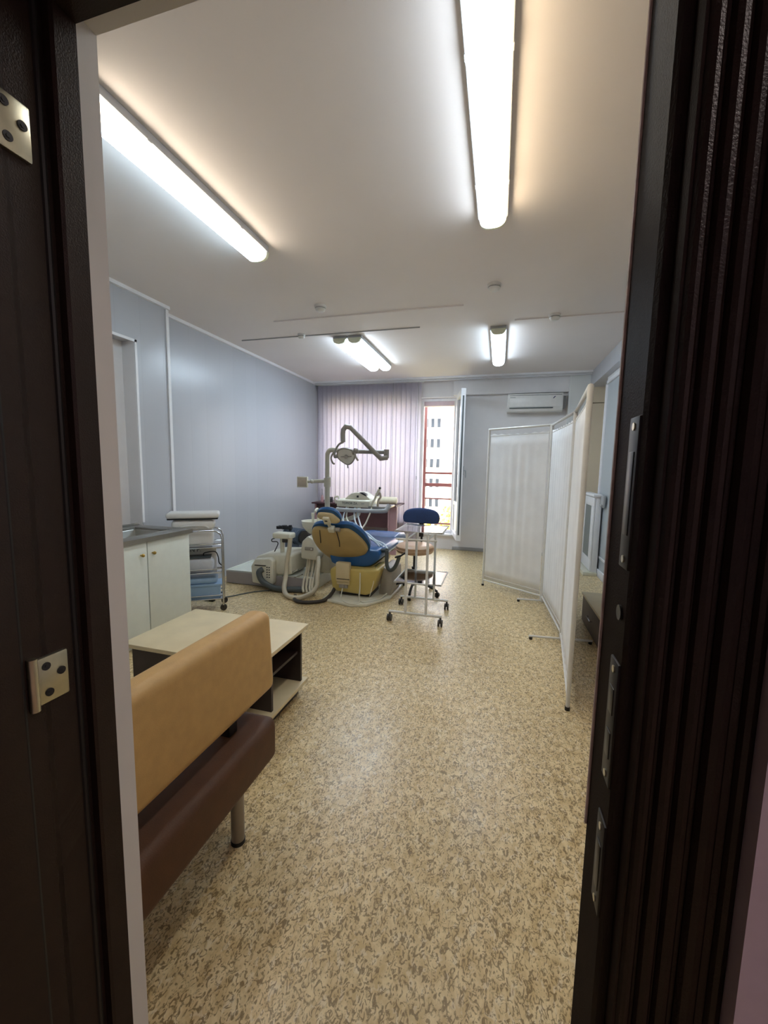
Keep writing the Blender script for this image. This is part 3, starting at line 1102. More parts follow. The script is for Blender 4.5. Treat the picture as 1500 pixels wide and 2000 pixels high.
# ================================================================== DENTAL CHAIR
dc = thing('dental_chair', 'dental chair with cream yellow shell and blue cushions, seen from behind', 'dental chair', (-1.45, 4.2, 0))
O = Vector((-1.53, 4.15, .37))
U = Vector((1, 0, 0))
V = Vector((0, -.6198, .7848))
Nn = Vector((0, -.7848, -.6198))
shell = [(-.313, .489), (-.242, .525), (-.161, .518), (-.039, .508), (.071, .518), (.128, .487), (.186, .413), (.227, .331), (.245, .251), (.228, .189), (.154, .093), (.064, .020), (-.002, -.029), (-.100, -.050), (-.178, -.045), (-.229, .034), (-.308, .141), (-.345, .262), (-.350, .369)]
back = [(-.318, .500), (-.232, .560), (-.091, .563), (.100, .575), (.171, .535), (.233, .446), (.270, .318), (.262, .228), (.200, .130), (.064, .031), (-.002, -.01), (-.178, -.02), (-.308, .141), (-.351, .334)]
sh = MB()
sh.dome(shell, O, U, V, Nn, .020, .045, 0)
shell_o = sh.build('backrest_shell', M['shell'], dc, angle=60)
crs = MB()
for pts in ([(-.218, .505, .036), (-.225, .46, .050), (-.235, .40, .056), (-.250, .33, .060)], [(-.035, .495, .040), (-.028, .44, .056), (-.028, .37, .064), (-.040, .30, .067)]):
    crs.tube([O+U*a+V*b+Nn*h for a, b, h in pts], .005, 6, 4)
crs.build('crease', M['hoseblack'], shell_o)
ct = MB()
ct.dome(back, O-Nn*.040, U, V, Nn, .039, 0, .055)
ct.build('backrest_cushion', M['blue'], dc, angle=60)
# headrest
hs = [(-.192, .716), (-.144, .732), (-.048, .726), (-.009, .692), (.024, .640), (.009, .606), (-.036, .590), (-.097, .602), (-.154, .634), (-.205, .665)]
hbp = [(-.200, .731), (-.141, .766), (-.037, .768), (.018, .722), (.039, .643), (.018, .606), (-.036, .590), (-.097, .605), (-.154, .640), (-.212, .672)]
MB().dome(hs, O, U, V, Nn, .012, .020, 0).build('headrest_shell', M['creamshell'], dc, angle=60)
MB().dome(hbp, O-Nn*.030, U, V, Nn, .029, 0, .04).build('headrest_cushion', M['blue'], dc, angle=60)
hr = MB()
def onp(a, b, h): return O+U*a+V*b+Nn*h
MT = Matrix(((U.x, V.x, Nn.x, O.x), (U.y, V.y, Nn.y, O.y), (U.z, V.z, Nn.z, O.z), (0, 0, 0, 1)))
hr.box(-.135, -.065, .610, .700, .02, .055, .008, 2, MT)
hr.box(-.115, -.085, .540, .640, .010, .035, .006, 2, MT)
hr.box(-.115, -.045, .500, .560, .005, .065, .012, 2, MT)
hbr = hr.build('headrest_bracket', M['creamplast'], dc)
MB().box(-.115, -.085, .655, .672, .0545, .058, .001, 2, MT).build('slot', M['hoseblack'], hbr)
MB().cyl(onp(-.03, .53, .04), onp(.01, .53, .04), .022, 14).build('knob', M['bellows'], hbr)
# seat and leg rest
sp_ = [(-1.735, .42), (-1.715, .355), (-1.66, .335), (-1.36, .332), (-1.27, .350), (-1.175, .425), (-1.165, .47), (-1.195, .525), (-1.70, .535), (-1.735, .49)]
MB().prism(sp_, 'y', 4.03, 4.90, .022, 3).build('seat_cushion', M['blue'], dc)
lp_ = [(4.88, .42), (4.88, .53), (5.15, .55), (5.40, .52), (5.62, .40), (5.60, .345), (5.40, .43), (5.10, .46)]
MB().prism(lp_, 'x', -1.70, -1.21, .025, 3).build('legrest_cushion', M['blue'], dc)
sd = MB()
sd.box(-1.68, -1.25, 4.08, 4.80, .27, .345, .02)
sd.build('seat_pan', M['yellow'], dc)
MB().prism([(4.70, .385), (5.10, .455), (5.42, .42), (5.62, .335), (5.58, .30), (5.38, .36), (5.0, .38)], 'x', -1.70, -1.20, .012, 2).build('legrest_shell', M['shell'], dc)
MB().box(-1.34, -1.13, 4.84, 5.02, .445, .470, .010, 2, Matrix.Translation((0, 0, 0))).build('footrest_cover', M['whiteplast'], dc)
# base body
bp_ = [(-1.690, .27), (-1.685, .315), (-1.64, .332), (-1.24, .332), (-1.165, .352), (-1.14, .33), (-1.185, .20), (-1.225, .085), (-1.28, .058), (-1.62, .075), (-1.665, .11)]
MB().prism(bp_, 'y', 3.93, 4.34, .022, 3).build('base_body', M['yellow'], dc)
sm = MB()
sm.box(-1.605, -1.455, 3.885, 3.96, .195, .40, .012)
sm.box(-1.60, -1.46, 3.905, 3.96, .16, .20, .006)
stem = sm.build('backrest_stem', M['creamshell'], dc)
MB().box(-1.59, -1.45, 3.882, 3.892, .222, .230, .001).build('slot', M['hoseblack'], stem)
sc_ = MB()
sc_.box(-1.58, -1.48, 3.915, 3.935, .118, .165, .006)
sc_.box(-1.555, -1.515, 3.900, 3.935, .125, .155, .006)
sc_.build('socket', M['bellows'], dc)
MB().prism([(-1.20, .02), (-1.165, .24), (-1.16, .335), (-1.05, .29), (-1.045, .10), (-1.06, .02)], 'y', 4.12, 4.55, .02, 2).build('side_cover', M['bellows'], dc)
MB().prism([(-1.72, 3.80), (-1.50, 3.74), (-1.38, 3.70), (-1.22, 3.76), (-1.05, 4.05), (-1.02, 5.0), (-1.70, 5.0)], 'z', 0, .028, .008).build('floor_plate', M['creamplast'], dc)
MB().box(-1.60, -1.25, 4.0, 4.3, .028, .08).build('lift_frame', M['hoseblack'], dc, smooth=False)
cab = MB()
cab.tube([(-1.53, 3.90, .12), (-1.53, 3.86, .06), (-1.52, 3.83, .034), (-1.44, 3.74, .034), (-1.36, 3.71, .034), (-1.30, 3.78, .034), (-1.34, 3.88, .08)], .006, 8, 5)
cab.tube([(-1.345, 3.925, .30), (-1.34, 3.91, .15), (-1.33, 3.87, .05), (-1.27, 3.80, .034), (-1.15, 3.93, .034), (-1.10, 4.1, .05)], .007, 8, 5)
cab.tube([(-1.185, 3.99, .36), (-1.20, 3.925, .20), (-1.235, 3.915, .06)], .004, 6, 4)
cab.build('cable', M['creamplast'], dc)
ar = MB()
ar.tube([(-1.108, 4.10, 0.522), (-1.107, 4.10, 0.451), (-1.106, 4.10, 0.371), (-1.087, 4.10, 0.323), (-1.053, 4.10, 0.312), (-1.017, 4.10, 0.345), (-0.988, 4.10, 0.407), (-0.974, 4.10, 0.459)], .021, 12, 4)
ar.tube([(-1.18, 4.16, .500), (-1.108, 4.10, .522)], .023, 12)
aro = ar.build('armrest', M['hosegrey'], dc)
MB().prism([(-1.018, 0.462), (-0.955, 0.485), (-0.902, 0.524), (-0.897, 0.508), (-0.95, 0.466), (-1.008, 0.448)], 'y', 4.07, 4.13, .006).build('grip', M['black'], aro)

# ================================================================== DENTAL UNIT
du = thing('dental_unit', 'cream dental unit with spittoon, instrument tray and jointed lamp beside the chair', 'dental unit', (-2.0, 4.4, .15))
MB().prism([(-2.17, .151), (-2.14, .40), (-2.13, .55), (-2.06, .64), (-1.96, .64), (-1.86, .58), (-1.84, .151)], 'y', 4.30, 4.56, .02, 3).build('cabinet', M['creamplast'], du)
cc = MB().prism([(-2.135, .34), (-2.14, .43), (-2.125, .54), (-2.05, .61), (-1.96, .56), (-1.915, .42), (-1.945, .33)], 'y', 4.14, 4.31, .018, 3).build('control_head', M['creamplast'], du)
MB().box(-2.085, -1.980, 4.132, 4.145, .445, .482, .004).build('switch_panel', M['bellows'], cc)
MB().cyl((-2.000, 4.134, .463), (-2.000, 4.125, .463), .010, 14).build('button', M['whiteplast'], cc)
hz = MB()
hoses = [(-2.075, 4.20, -2.03), (-2.04, 4.18, -1.99), (-2.0, 4.19, -1.95), (-1.965, 4.20, -1.92)]
for hx_, hy_, lx in hoses:
    hz.tube([(hx_, hy_, .34), (hx_, hy_-.02, .26), (hx_+.02, hy_-.10, .18), (lx, 4.0, .13), (lx+.02, 3.94, .07), (lx+.05, 3.90, .03)], .014, 10, 4)
hz.build('hose', M['hosebeige'], du)
bw = MB()
bw.lathe([(.05, .60), (.095, .64), (.13, .685), (.142, .735), (.146, .752), (.136, .752), (.122, .72), (.08, .68), (0, .665)], -2.09, 4.38, 32)
bw.build('spittoon_bowl', M['creamplast'], du)
MB().box(-2.19, -1.89, 4.36, 4.52, .62, .70, .03, 3).build('bowl_support', M['creamplast'], du)
cf = MB()
cf.tube([(-2.075, 4.47, .69), (-2.075, 4.47, .86), (-2.078, 4.44, .885), (-2.082, 4.40, .86)], .016, 12, 4)
cf.cyl((-2.14, 4.46, .69), (-2.14, 4.46, .81), .015, 12)
cf.cyl((-2.14, 4.46, .80), (-2.14, 4.46, .835), .020, 12)
cf.build('cup_filler', M['creamplast'], du)
# post with lamp
po = MB()
po.cyl((-1.925, 4.4, .62), (-1.925, 4.4, 1.19), .030, 20)
po.tube([(-1.925, 4.4, 1.18), (-1.925, 4.4, 1.50), (-1.920, 4.4, 1.55), (-1.895, 4.4, 1.582), (-1.85, 4.4, 1.586), (-1.79, 4.4, 1.58)], .026, 16, 4)
post = po.build('post', M['postcream'], du)
MB().cyl((-1.925, 4.4, 1.16), (-1.925, 4.4, 1.262), .040, 20).build('collar', M['postcream'], post)
MB().box(-1.915, -1.875, 4.375, 4.40, 1.262, 1.276, .003).build('clamp', M['whiteplast'], post)
a1 = MB()
a1.tube([(-1.80, 4.4, 1.572), (-1.23, 4.4, 1.566)], .023, 14)
a1.cyl((-1.215, 4.4, 1.50), (-1.215, 4.4, 1.595), .030, 16)
a1.tube([(-1.56, 4.37, 1.585), (-1.56, 4.33, 1.585)], .022, 12)
a1.build('lamp_arm', M['lampgrey'], du)
a2 = MB()
a2.tube([(-1.20, 4.38, 1.505), (-1.262, 4.34, 1.495), (-1.34, 4.31, 1.572), (-1.597, 4.27, 1.828), (-1.645, 4.26, 1.836), (-1.672, 4.25, 1.800), (-1.672, 4.24, 1.755), (-1.662, 4.22, 1.670)], .026, 14)
a2.build('lamp_arm', M['lampgrey'], du)
yk = MB()
yk.tube([(-1.655, 4.215, 1.665), (-1.700, 4.20, 1.640), (-1.732, 4.19, 1.590), (-1.742, 4.17, 1.530), (-1.735, 4.15, 1.505)], .011, 10, 5)
yk.cyl((-1.735, 4.15, 1.505), (-1.69, 4.15, 1.510), .020, 12)
yk.cyl((-1.49, 4.15, 1.555), (-1.525, 4.15, 1.545), .020, 12)
yk.sphere((-1.482, 4.14, 1.565), .030)
yk.build('lamp_yoke', M['lampgrey'], du)
HC = Vector((-1.598, 4.17, 1.515))
hn = Vector((.12, -.93, -.34)).normalized()
hu = Vector((1, 0, 0))
hu = (hu-hn*hu.dot(hn)).normalized()
hv = hn.cross(hu)
if hv.z < 0:
    hv = -hv
disc = [(-.105, .03), (-.085, .075), (-.02, .092), (.06, .075), (.098, .03), (.092, -.03), (.05, -.085), (0, -.10), (-.05, -.07), (-.10, -.02)]
lh = MB()
lh.dome(disc, HC, hu, hv, hn, .020, 0, .065)
lho = lh.build('lamp_head', M['lampgrey'], du, angle=60)
rf = MB()
rf.dome([(a*.86, b*.86) for a, b in disc], HC+hn*.018, hu, hv, hn, .005, -.002, 0)
rf.build('reflector', M['mirror'], lho, angle=60)
MB().cyl(HC+hn*.02, HC+hn*.045, .020, 14).tube([HC+hu*(-.06)+hn*.03, HC+hu*.06+hn*.03], .005, 8).build('bulb_shield', M['lampgrey'], lho)
MB().tube([HC+hv*(-.10)+hn*.01, HC+hv*(-.135)+hn*.012], .007, 8).build('switch_pin', M['hosegrey'], lho)
for pts in ([(-1.735, 4.13, 1.548), (-1.752, 4.10, 1.490), (-1.725, 4.08, 1.437), (-1.70, 4.07, 1.425)], [(-1.490, 4.13, 1.550), (-1.47, 4.10, 1.505), (-1.438, 4.08, 1.466)]):
    MB().tube(pts, .010, 10, 5).build('handle', M['lampgrey'], lho)
# x-ray viewer
ob = MB()
ob.tube([(-1.95, 4.4, 1.226), (-2.06, 4.4, 1.222), (-2.12, 4.4, 1.216)], .022, 14)
ob.cyl((-2.11, 4.4, 1.216), (-2.175, 4.4, 1.212), .016, 12)
ob.sphere((-2.115, 4.385, 1.218), .026)
ob.build('viewer_arm', M['postcream'], du)
vw = MB().box(-2.306, -2.172, 4.375, 4.405, 1.144, 1.270, .005).build('film_viewer', M['creamplast'], du)
MB().box(-2.296, -2.182, 4.370, 4.377, 1.154, 1.260, .002).build('screen', M['viewer'], vw)
# delivery tray
tr = MB()
tr.prism([(4.66, .905), (4.655, .985), (4.68, .997), (5.02, .997), (5.02, .93), (4.95, .905)], 'x', -1.915, -1.485, .010, 2)
tro = tr.build('instrument_console', M['creamplast'], du)
MB().prism([(-1.835, .995), (-1.80, 1.03), (-1.745, 1.072), (-1.68, 1.085), (-1.61, 1.082), (-1.56, 1.055), (-1.515, 1.02), (-1.500, .995)], 'y', 4.72, 4.98, .012, 2).build('console_hood', M['creamplast'], tro)
MB().prism([(-1.638, 1.084), (-1.605, 1.088), (-1.555, 1.062), (-1.545, 1.042), (-1.575, 1.05)], 'y', 4.71, 4.80, .003).build('display', M['black'], tro)
MB().box(-1.672, -1.648, 4.712, 4.724, 1.022, 1.048, .003).build('button', M['black'], tro)
text_mesh('TOMOR ZA', .040, .0006, 'lettering', M['ink'], tro, Matrix.Translation((-1.742, 4.6535, .952)) @ Matrix.Rotation(PI/2, 4, 'X') @ Matrix.Diagonal((.95, 1, 1, 1)))
text_mesh('2000', .022, .0006, 'small_lettering', M['inkgrey'], tro, Matrix.Translation((-1.575, 4.6535, .952)) @ Matrix.Rotation(PI/2, 4, 'X'))
hd = MB()
hd.tube([(-1.93, 4.74, .865), (-1.90, 4.66, .872), (-1.86, 4.625, .873), (-1.676, 4.615, .872), (-1.32, 4.615, .880), (-1.265, 4.63, .900), (-1.240, 4.66, .955)], .026, 14, 4)
hd.build('handle_rail', M['greyplast'], tro)
MB().box(-1.50, -1.25, 4.64, 4.98, .905, .930, .008).build('side_tray', M['steel'], tro)
su = MB()
su.tube([(-1.70, 4.85, .91), (-1.70, 4.85, .80), (-1.80, 4.75, .74), (-1.925, 4.48, .72), (-1.925, 4.42, .70)], .028, 12, 4)
su.build('tray_arm', M['creamplast'], du)
ins = MB()
ins.tube([(-1.465, 4.65, .930), (-1.440, 4.65, .985), (-1.420, 4.66, 1.02), (-1.400, 4.66, 1.09)], .014, 10, 4)
ins.tube([(-1.405, 4.66, 1.06), (-1.366, 4.66, 1.138)], .017, 10)
ins.build('handpiece', M['creamplast'], du)
MB().sphere((-1.360, 4.66, 1.150), .016).build('handpiece_tip', M['black'], du)
MB().tube([(-1.385, 4.66, .93), (-1.376, 4.66, 1.003), (-1.350, 4.66, 1.044), (-1.362, 4.66, 1.090), (-1.39, 4.66, 1.06)], .013, 10, 5).build('handpiece', M['viewer'], du)
MB().tube([(-1.975, 4.80, .93), (-1.990, 4.80, .965), (-2.0, 4.80, 1.0), (-1.96, 4.80, 1.02), (-1.93, 4.80, .985), (-1.90, 4.76, .965)], .012, 8, 4).build('handpiece', M['creamplast'], du)
for k, (mx_, pts) in enumerate((
    ('creamplast', [(-1.77, 4.68, .90), (-1.76, 4.60, .80), (-1.70, 4.52, .74), (-1.56, 4.45, .67), (-1.45, 4.38, .60), (-1.40, 4.36, .585)]),
    ('tubeblue', [(-1.79, 4.68, .90), (-1.79, 4.58, .80), (-1.76, 4.52, .72), (-1.64, 4.40, .66), (-1.42, 4.28, .63), (-1.30, 4.27, .58), (-1.22, 4.27, .54), (-1.205, 4.27, .50), (-1.25, 4.27, .48), (-1.32, 4.28, .49)]),
    ('tubeblue', [(-1.68, 4.68, .90), (-1.66, 4.60, .80), (-1.58, 4.50, .70), (-1.40, 4.38, .63), (-1.30, 4.32, .58), (-1.21, 4.30, .555), (-1.16, 4.28, .518), (-1.145, 4.26, .497)]),
    ('creamplast', [(-1.455, 4.66, .93), (-1.46, 4.60, .85), (-1.49, 4.54, .74), (-1.52, 4.48, .66), (-1.44, 4.40, .60), (-1.36, 4.36, .575)]),
    ('tubeblue', [(-1.63, 4.68, .90), (-1.62, 4.62, .82), (-1.50, 4.45, .66), (-1.35, 4.30, .60), (-1.26, 4.26, .55), (-1.235, 4.26, .51), (-1.28, 4.26, .50), (-1.36, 4.28, .53)]))):
    MB().tube(pts, .0095, 8, 5).build('tubing', M[mx_], du)

# ================================================================== SUCTION UNIT
sn = thing('suction_unit', 'cream boxed suction unit with hose holder standing on the low white plinth', 'suction unit', (-2.42, 4.2, .16))
MB().prism([(-2.655, .18), (-2.665, .30), (-2.62, .365), (-2.50, .395), (-2.22, .410), (-2.19, .39), (-2.19, .18), (-2.25, .162), (-2.63, .162)], 'y', 4.012, 4.46, .02, 3).build('housing', M['creamplast'], sn)
oc = MB().prism([(-2.640, .07), (-2.655, .26), (-2.60, .345), (-2.42, .365), (-2.375, .34), (-2.375, .08), (-2.42, .05)], 'y', 3.93, 4.016, .014, 3).build('outlet_cap', M['creamplast'], sn)
MB().box(-2.60, -2.46, 3.923, 3.935, .272, .282, .001).build('slot', M['hoseblack'], oc)
dt = MB()
for a in (-2.445, -2.418):
    for b in (.150, .178, .206, .234, .262):
        dt.cyl((a, 3.937, b), (a, 3.925, b), .0075, 10)
dt.build('vent_hole', M['black'], oc)
lg = MB()
lg.box(-2.32, -2.10, 4.03, 4.06, .165, .178, .003, 2, Matrix.Translation((-2.2, 0, .17)) @ Matrix.Rotation(math.radians(-24), 4, 'Y') @ Matrix.Translation((2.2, 0, -.145)))
lg.box(-2.32, -2.10, 4.03, 4.06, .165, .178, .003, 2, Matrix.Translation((-2.15, 0, .12)) @ Matrix.Rotation(math.radians(-24), 4, 'Y') @ Matrix.Translation((2.2, 0, -.145)))
lg.build('bracket', M['chrome'], sn)
ps = MB()
ps.cyl((-2.36, 4.12, .36), (-2.36, 4.12, .58), .026, 14)
ps.build('post', M['creamplast'], sn)
hl = MB().box(-2.452, -2.225, 4.05, 4.19, .570, .636, .018, 3).build('hose_holder', M['creamplast'], sn)
MB().box(-2.33, -2.27, 4.06, 4.12, .53, .572, .004).build('clip', M['hoseblack'], hl)
MB().tube([(-2.43, 4.08, .57), (-2.465, 4.07, .555), (-2.46, 4.07, .53), (-2.41, 4.08, .53), (-2.40, 4.09, .50), (-2.45, 4.10, .41)], .006, 8, 4).build('cable', M['black'], hl)
hh = MB()
hh.tube([(-2.208, 4.03, .60), (-2.218, 4.02, .465), (-2.236, 4.0, .326), (-2.225, 3.95, .17), (-2.195, 3.86, .075), (-2.12, 3.77, .032), (-2.02, 3.715, .028), (-1.935, 3.745, .028), (-1.872, 3.86, .048), (-1.85, 3.95, .10), (-1.875, 4.02, .19), (-1.90, 4.10, .30), (-1.93, 4.16, .37)], .025, 14, 5)
hh.build('hose', M['hosebeige'], sn)
MB().tube([(-2.50, 3.935, .235), (-2.53, 3.90, .205), (-2.495, 3.895, .12), (-2.40, 3.895, .065), (-2.28, 3.905, .038), (-2.12, 3.95, .036), (-1.98, 3.97, .05), (-1.93, 3.98, .09)], .032, 14, 5).build('drain_hose', M['hosegrey'], sn)
MB().tube([(-2.03, 3.80, .020), (-1.985, 3.70, .020), (-1.90, 3.635, .020), (-1.78, 3.66, .020), (-1.68, 3.76, .020), (-1.645, 3.88, .060), (-1.64, 3.95, .10)], .019, 12, 5).build('floor_hose', M['hoseblack'], sn)

mo = thing('suction_motor', 'blue-grey motor with black fittings behind the hose holder by the wall', 'motor', (-2.48, 4.68, 0))
MB().cyl((-2.62, 4.70, .50), (-2.36, 4.62, .50), .095, 24).build('motor_body', M['motor'], mo)
mf = MB()
for k in range(7):
    q = k/6
    mf.cyl((-2.60+.22*q, 4.695-.068*q, .50), (-2.588+.22*q, 4.691-.068*q, .50), .105, 24)
mf.build('cooling_fin', M['motor'], mo)
MB().cyl((-2.355, 4.62, .50), (-2.335, 4.615, .50), .085, 24).build('end_shield', M['black'], mo)
fi = MB()
fi.cyl((-2.68, 4.60, .61), (-2.50, 4.60, .61), .024, 12)
fi.cyl((-2.60, 4.60, .59), (-2.60, 4.60, .64), .034, 12)
fi.cyl((-2.52, 4.60, .58), (-2.52, 4.60, .645), .022, 12)
fi.cyl((-2.68, 4.60, .59), (-2.68, 4.60, .625), .036, 14)
fi.build('valve', M['black'], mo)
MB().box(-2.60, -2.40, 4.60, 4.76, 0, .42, .01).build('mount', M['motor'], mo)

# ================================================================== STOOL
sx, sy = -.86, 4.38
sl = thing('stool', 'swivel stool with navy backrest and beige seat behind the glass trolley', 'stool', (sx, sy, 0))
MB().lathe([(0, .455), (.15, .455), (.195, .468), (.212, .50), (.208, .535), (.185, .553), (.10, .560), (0, .561)], sx, sy, 36).build('seat', M['seatbeige'], sl)
MB().lathe([(.2125, .494), (.216, .50), (.2125, .506)], sx, sy, 36).build('piping', M['seatbeige'], sl)
bkp = [(-.205, -.035), (-.212, .02), (-.185, .075), (-.12, .105), (0, .118), (.12, .105), (.185, .075), (.212, .02), (.205, -.035), (.17, -.055), (0, -.06), (-.17, -.055)]
MB().dome(bkp, (sx+.02, sy+.235, .822), (1, 0, 0), (0, 0, 1), (0, -1, 0), .02, .028, .03).build('backrest', M['navy'], sl, angle=60)
MB().tube([(sx+.02, sy+.15, .46), (sx+.02, sy+.25, .47), (sx+.02, sy+.285, .52), (sx+.02, sy+.265, .80)], .013, 10, 4).box(sx-.005, sx+.045, sy+.24, sy+.275, .60, .80, .004).build('backrest_bar', M['black'], sl)
MB().cyl((sx, sy, .25), (sx, sy, .456), .016, 14).build('gas_lift', M['darksteel'], sl)
MB().cyl((sx, sy, .09), (sx, sy, .285), .028, 16).cyl((sx, sy, .28), (sx, sy, .30), .031, 16).build('column', M['black'], sl)
MB().box(sx-.07, sx+.07, sy-.06, sy+.06, .44, .456, .004).build('seat_plate', M['black'], sl)
for k in range(5):
    a = math.radians(200+72*k)
    c_, s_ = math.cos(a), math.sin(a)
    lgm = MB().tube([(sx+.02*c_, sy+.02*s_, .115), (sx+.12*c_, sy+.12*s_, .118), (sx+.22*c_, sy+.22*s_, .095), (sx+.285*c_, sy+.285*s_, .062)], .014, 10, 4).build('leg', M['black'], sl)
    wx, wy = sx+.285*c_, sy+.285*s_
    MB().cyl((wx+.016*s_, wy-.016*c_, .027), (wx-.016*s_, wy+.016*c_, .027), .027, 16).cyl((wx, wy, .03), (wx, wy, .066), .008, 8).build('caster', M['black'], lgm)

# ================================================================== GLASS TROLLEY
gt = thing('instrument_trolley', 'white metal instrument trolley with glass shelves in front of the stool', 'trolley', (-.67, 3.73, 0))
yf, yr = 3.50, 3.96
ff = MB()
PLx, PRx = -.762, -.573
for yy in (yf, yr):
    zt_ = .762 if yy == yf else .742
    for xx in (PLx, PRx):
        ff.tube([(xx, yy, .085), (xx, yy, .812)], .0115, 10)
    ff.tube([(-.915, yy, .085), (-.430, yy, .085)], .0115, 10)
    ff.tube([(-.862, yy, .764), (-.490, yy, .764)], .0085, 10)
    ff.tube([(PLx, yy, .365), (PRx, yy, .365)], .008, 10)
ff.tube([(PLx, yf, .764), (PLx, yr, .764)], .008, 8)
ff.tube([(PRx, yf, .764), (PRx, yr, .764)], .008, 8)
ff.build('frame', M['whitemetal'], gt)
for z_, x0_, x1_, nm in ((.832, -.873, -.452, 't'), (.368, -.870, -.446, 'l')):
    f_ = MB()
    f_.tube([(x0_, yf, z_), (x1_, yf, z_), (x1_, yr+.02, z_), (x0_, yr+.02, z_)], .0085, 10, closed=True)
    for xx in (PLx, PRx):
        f_.tube([(xx, yf, z_-.014), (xx, yr+.02, z_-.014)], .006, 8)
    fo = f_.build('shelf_frame', M['whitemetal'], gt)
    MB().box(x0_+.006, x1_-.006, yf+.006, yr+.014, z_-.003, z_+.003).build('glass_shelf', M['trayglass'], fo, smooth=False)
for xx in (-.905, -.440):
    for yy in (yf, yr):
        c_ = MB()
        for q in (-.013, .013):
            c_.cyl((xx+q-.007, yy-.012, .031), (xx+q+.007, yy-.012, .031), .031, 18)
        c_.cyl((xx, yy, .04), (xx, yy, .082), .009, 8)
        c_.box(xx-.010, xx+.010, yy-.022, yy+.008, .028, .062, .004)
        c_.build('caster', M['hoseblack'], gt)

# ================================================================== FOLDING SCREEN
fs = thing('folding_screen', 'white three-panel folding cloth screen on metal frame at the right', 'screen', (.4, 3.6, 0))
JP = [(-.135, 4.95), (.50, 4.49), (.555, 3.50), (.452, 2.45)]
SZ0, SZ1 = .07, 1.855
for (p, q) in zip(JP, JP[1:]):
    P_, Q_ = Vector((*p, 0)), Vector((*q, 0))
    d_ = (Q_-P_).normalized()
    a_, b_ = P_+d_*.012, Q_-d_*.012
    zz = Vector((0, 0, 1))
    fm = MB()
    fm.tube([a_+zz*.012, a_+zz*SZ1, b_+zz*SZ1, b_+zz*.012], .0115, 10)
    fm.tube([a_+zz*SZ0, b_+zz*SZ0], .009, 8)
    fm.tube([a_+zz*(SZ1-.075), b_+zz*(SZ1-.075)], .004, 6)
    fm.tube([a_+zz*(SZ0+.05), b_+zz*(SZ0+.05)], .004, 6)
    fo = fm.build('panel_frame', M['whitemetal'], fs)
    nrm_ = Vector((-d_.y, d_.x, 0))
    L = (b_-a_).length
    ph = random.uniform(0, 6)
    cl = MB()
    def f(u_, v_, a_=a_, d_=d_, nrm_=nrm_, L=L, ph=ph):
        x_ = .018+u_*(L-.036)
        amp = .0038*(.4+.6*math.sin(PI*min(1, max(0, v_)))) * (.65+.35*math.sin(x_*11+ph))
        wv = math.sin(x_*62+ph+.5*math.sin(x_*9))*amp
        top = SZ1-.055+.012*math.sin(x_*62+ph)*(.5) - (.012*math.sin(PI*u_))
        z_ = SZ0+.015+v_*(top-SZ0-.015)
        return a_+d_*x_+nrm_*wv+zz*z_
    cl.grid(f, 90, 14)
    cl.build('cloth', M['screen'], fo, solid=.001)
for (jx, jy), (dx, dy) in (((.50, 4.49), (-.24, -.03)), ((.555, 3.50), (-.25, .0))):
    ft_ = MB()
    ft_.tube([(jx-.25, jy-.04, .026), (jx+.24, jy+.01, .026)], .009, 10)
    fo = ft_.build('foot', M['whitemetal'], fs)
    MB().cyl((jx-.235, jy-.04, 0), (jx-.235, jy-.04, .020), .014, 12).cyl((jx+.225, jy+.01, 0), (jx+.225, jy+.01, .020), .014, 12).build('rubber_cap', M['black'], fo)
for jx, jy in ((-.125, 4.943), (.453, 2.462)):
    MB().cyl((jx, jy, 0), (jx, jy, .022), .015, 12).build('rubber_cap', M['black'], fs)

# ================================================================== DESK BY THE WINDOW
dk = thing('desk', 'dark cherry writing desk with mauve side panel under the window blind', 'desk', (-2.25, 6.4, 0))
MB().box(-2.98, -1.53, 6.16, 6.76, .775, .80, .002).build('desktop', M['desk'], dk)
MB().box(-1.672, -1.645, 6.20, 6.74, 0, .775).build('side_panel', M['deskside'], dk, smooth=False)
MB().box(-2.94, -2.913, 6.20, 6.74, 0, .775).build('side_panel', M['deskside'], dk, smooth=False)
MB().box(-2.913, -1.672, 6.24, 6.26, .43, .775).build('modesty_panel', M['desk'], dk, smooth=False)
MB().box(-1.66, -1.53, 6.22, 6.245, .0, .775).build('end_panel', M['deskside'], dk, smooth=False)
bo = MB()
bo.tube([(-2.10, 6.36, .862), (-1.58, 6.36, .862)], .060, 20)
bo.sphere((-1.58, 6.36, .862), .060, (.35, 1, 1))
tag(bo.build('bolster', M['cream']), 'cream cylindrical bolster lying on the right end of the desk', 'bolster')
bc = thing('desk_organiser', 'small black desk organiser box on the desk, left of the lamp post', 'organiser', (-2.72, 6.3, .80))
ob_ = MB()
ob_.box(-2.765, -2.675, 6.25, 6.35, .80, .808)
for a in ((-2.765, -2.757, 6.25, 6.35), (-2.683, -2.675, 6.25, 6.35), (-2.757, -2.683, 6.25, 6.258), (-2.757, -2.683, 6.342, 6.35)):
    ob_.box(a[0], a[1], a[2], a[3], .808, .885, .001)
ob_.build('box', M['black'], bc, smooth=False)
pb_ = thing('bottle', 'pinkish bottle with a thin dark stem at the left end of the desk', 'bottle', (-2.85, 6.3, .80))
MB().lathe([(.024, .80), (.024, .875), (.012, .90), (.012, .915)], -2.85, 6.3, 16).build('body', M['pink'], pb_)
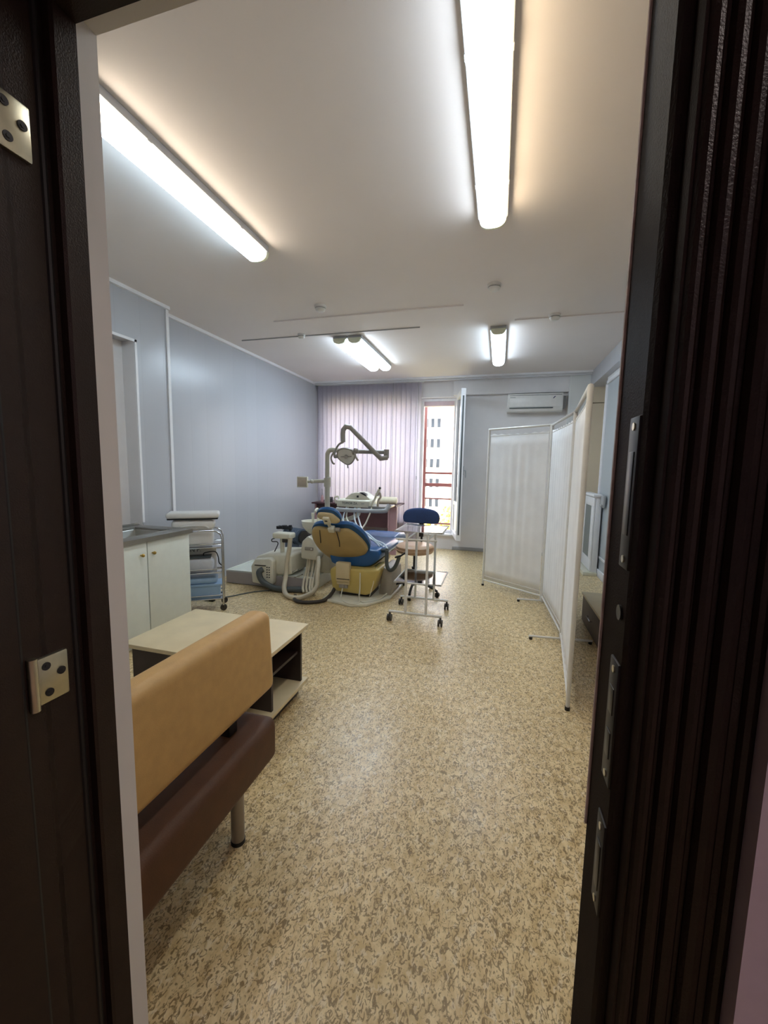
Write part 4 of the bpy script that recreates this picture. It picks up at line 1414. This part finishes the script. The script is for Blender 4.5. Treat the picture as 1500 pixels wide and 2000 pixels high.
MB().cyl((-2.85, 6.3, .91), (-2.855, 6.3, 1.02), .003, 6).build('stem', M['black'], pb_)

# ================================================================== RIGHT SIDE FURNITURE
cdw = thing('drawer_chest', 'low chest with pale top and dark brown drawer behind the folding screen', 'chest', (1.05, 3.72, 0))
gx0, gx1, gy0, gy1, gz = .815, 1.35, 3.36, 4.08, .272
MB().box(gx0-.01, gx1, gy0-.012, gy1+.01, gz-.02, gz, .002).build('top', M['beechtop'], cdw)
MB().box(gx0+.018, gx1, gy0, gy1, 0, gz-.02).build('carcass', M['beechtop'], cdw, smooth=False)
dr = MB().box(gx0, gx0+.018, gy0+.004, gy1-.004, .012, gz-.024, .002).build('drawer', M['drawer'], cdw)
MB().tube([(gx0, 3.66, .135), (gx0-.018, 3.66, .135), (gx0-.018, 3.80, .135), (gx0, 3.80, .135)], .005, 8).build('handle', M['chrome'], dr)

mcb = thing('medical_cabinet', 'shallow white cabinet with dark glass door, at the right wall behind the screen', 'cabinet', (1.28, 6.1, 0))
mb_ = MB()
my0, my1, mz0, mz1 = 5.90, 6.56, .05, 1.06
mb_.box(1.252, 1.322, my0, my1, mz0, mz1, .006)
mb_.box(1.215, 1.322, my0-.02, my1+.02, mz1, mz1+.035, .008)
mb_.build('body', M['trim'], mcb)
MB().box(1.15, 1.322, my0-.03, my1+.03, 0, .05, .004).build('plinth', M['creamplast'], mcb)
fx0, fx1 = 1.230, 1.250
dd = MB()
dd.box(fx0, fx1, my0+.005, my1-.005, mz0+.01, mz0+.17, .004)
dd.box(fx0, fx1, my0+.005, my1-.005, mz1-.13, mz1-.01, .004)
dd.box(fx0, fx1, my0+.005, my0+.15, mz0+.16, mz1-.12, .004)
dd.box(fx0, fx1, my1-.12, my1-.005, mz0+.16, mz1-.12, .004)
ddo = dd.build('door', M['trim'], mcb)
MB().box(1.238, 1.246, my0+.14, my1-.11, mz0+.16, mz1-.12).build('pane', M['darkglass'], ddo, smooth=False)
MB().box(1.222, 1.232, my1-.05, my1-.03, mz0+.04, mz0+.14, .002).build('handle', M['black'], ddo)
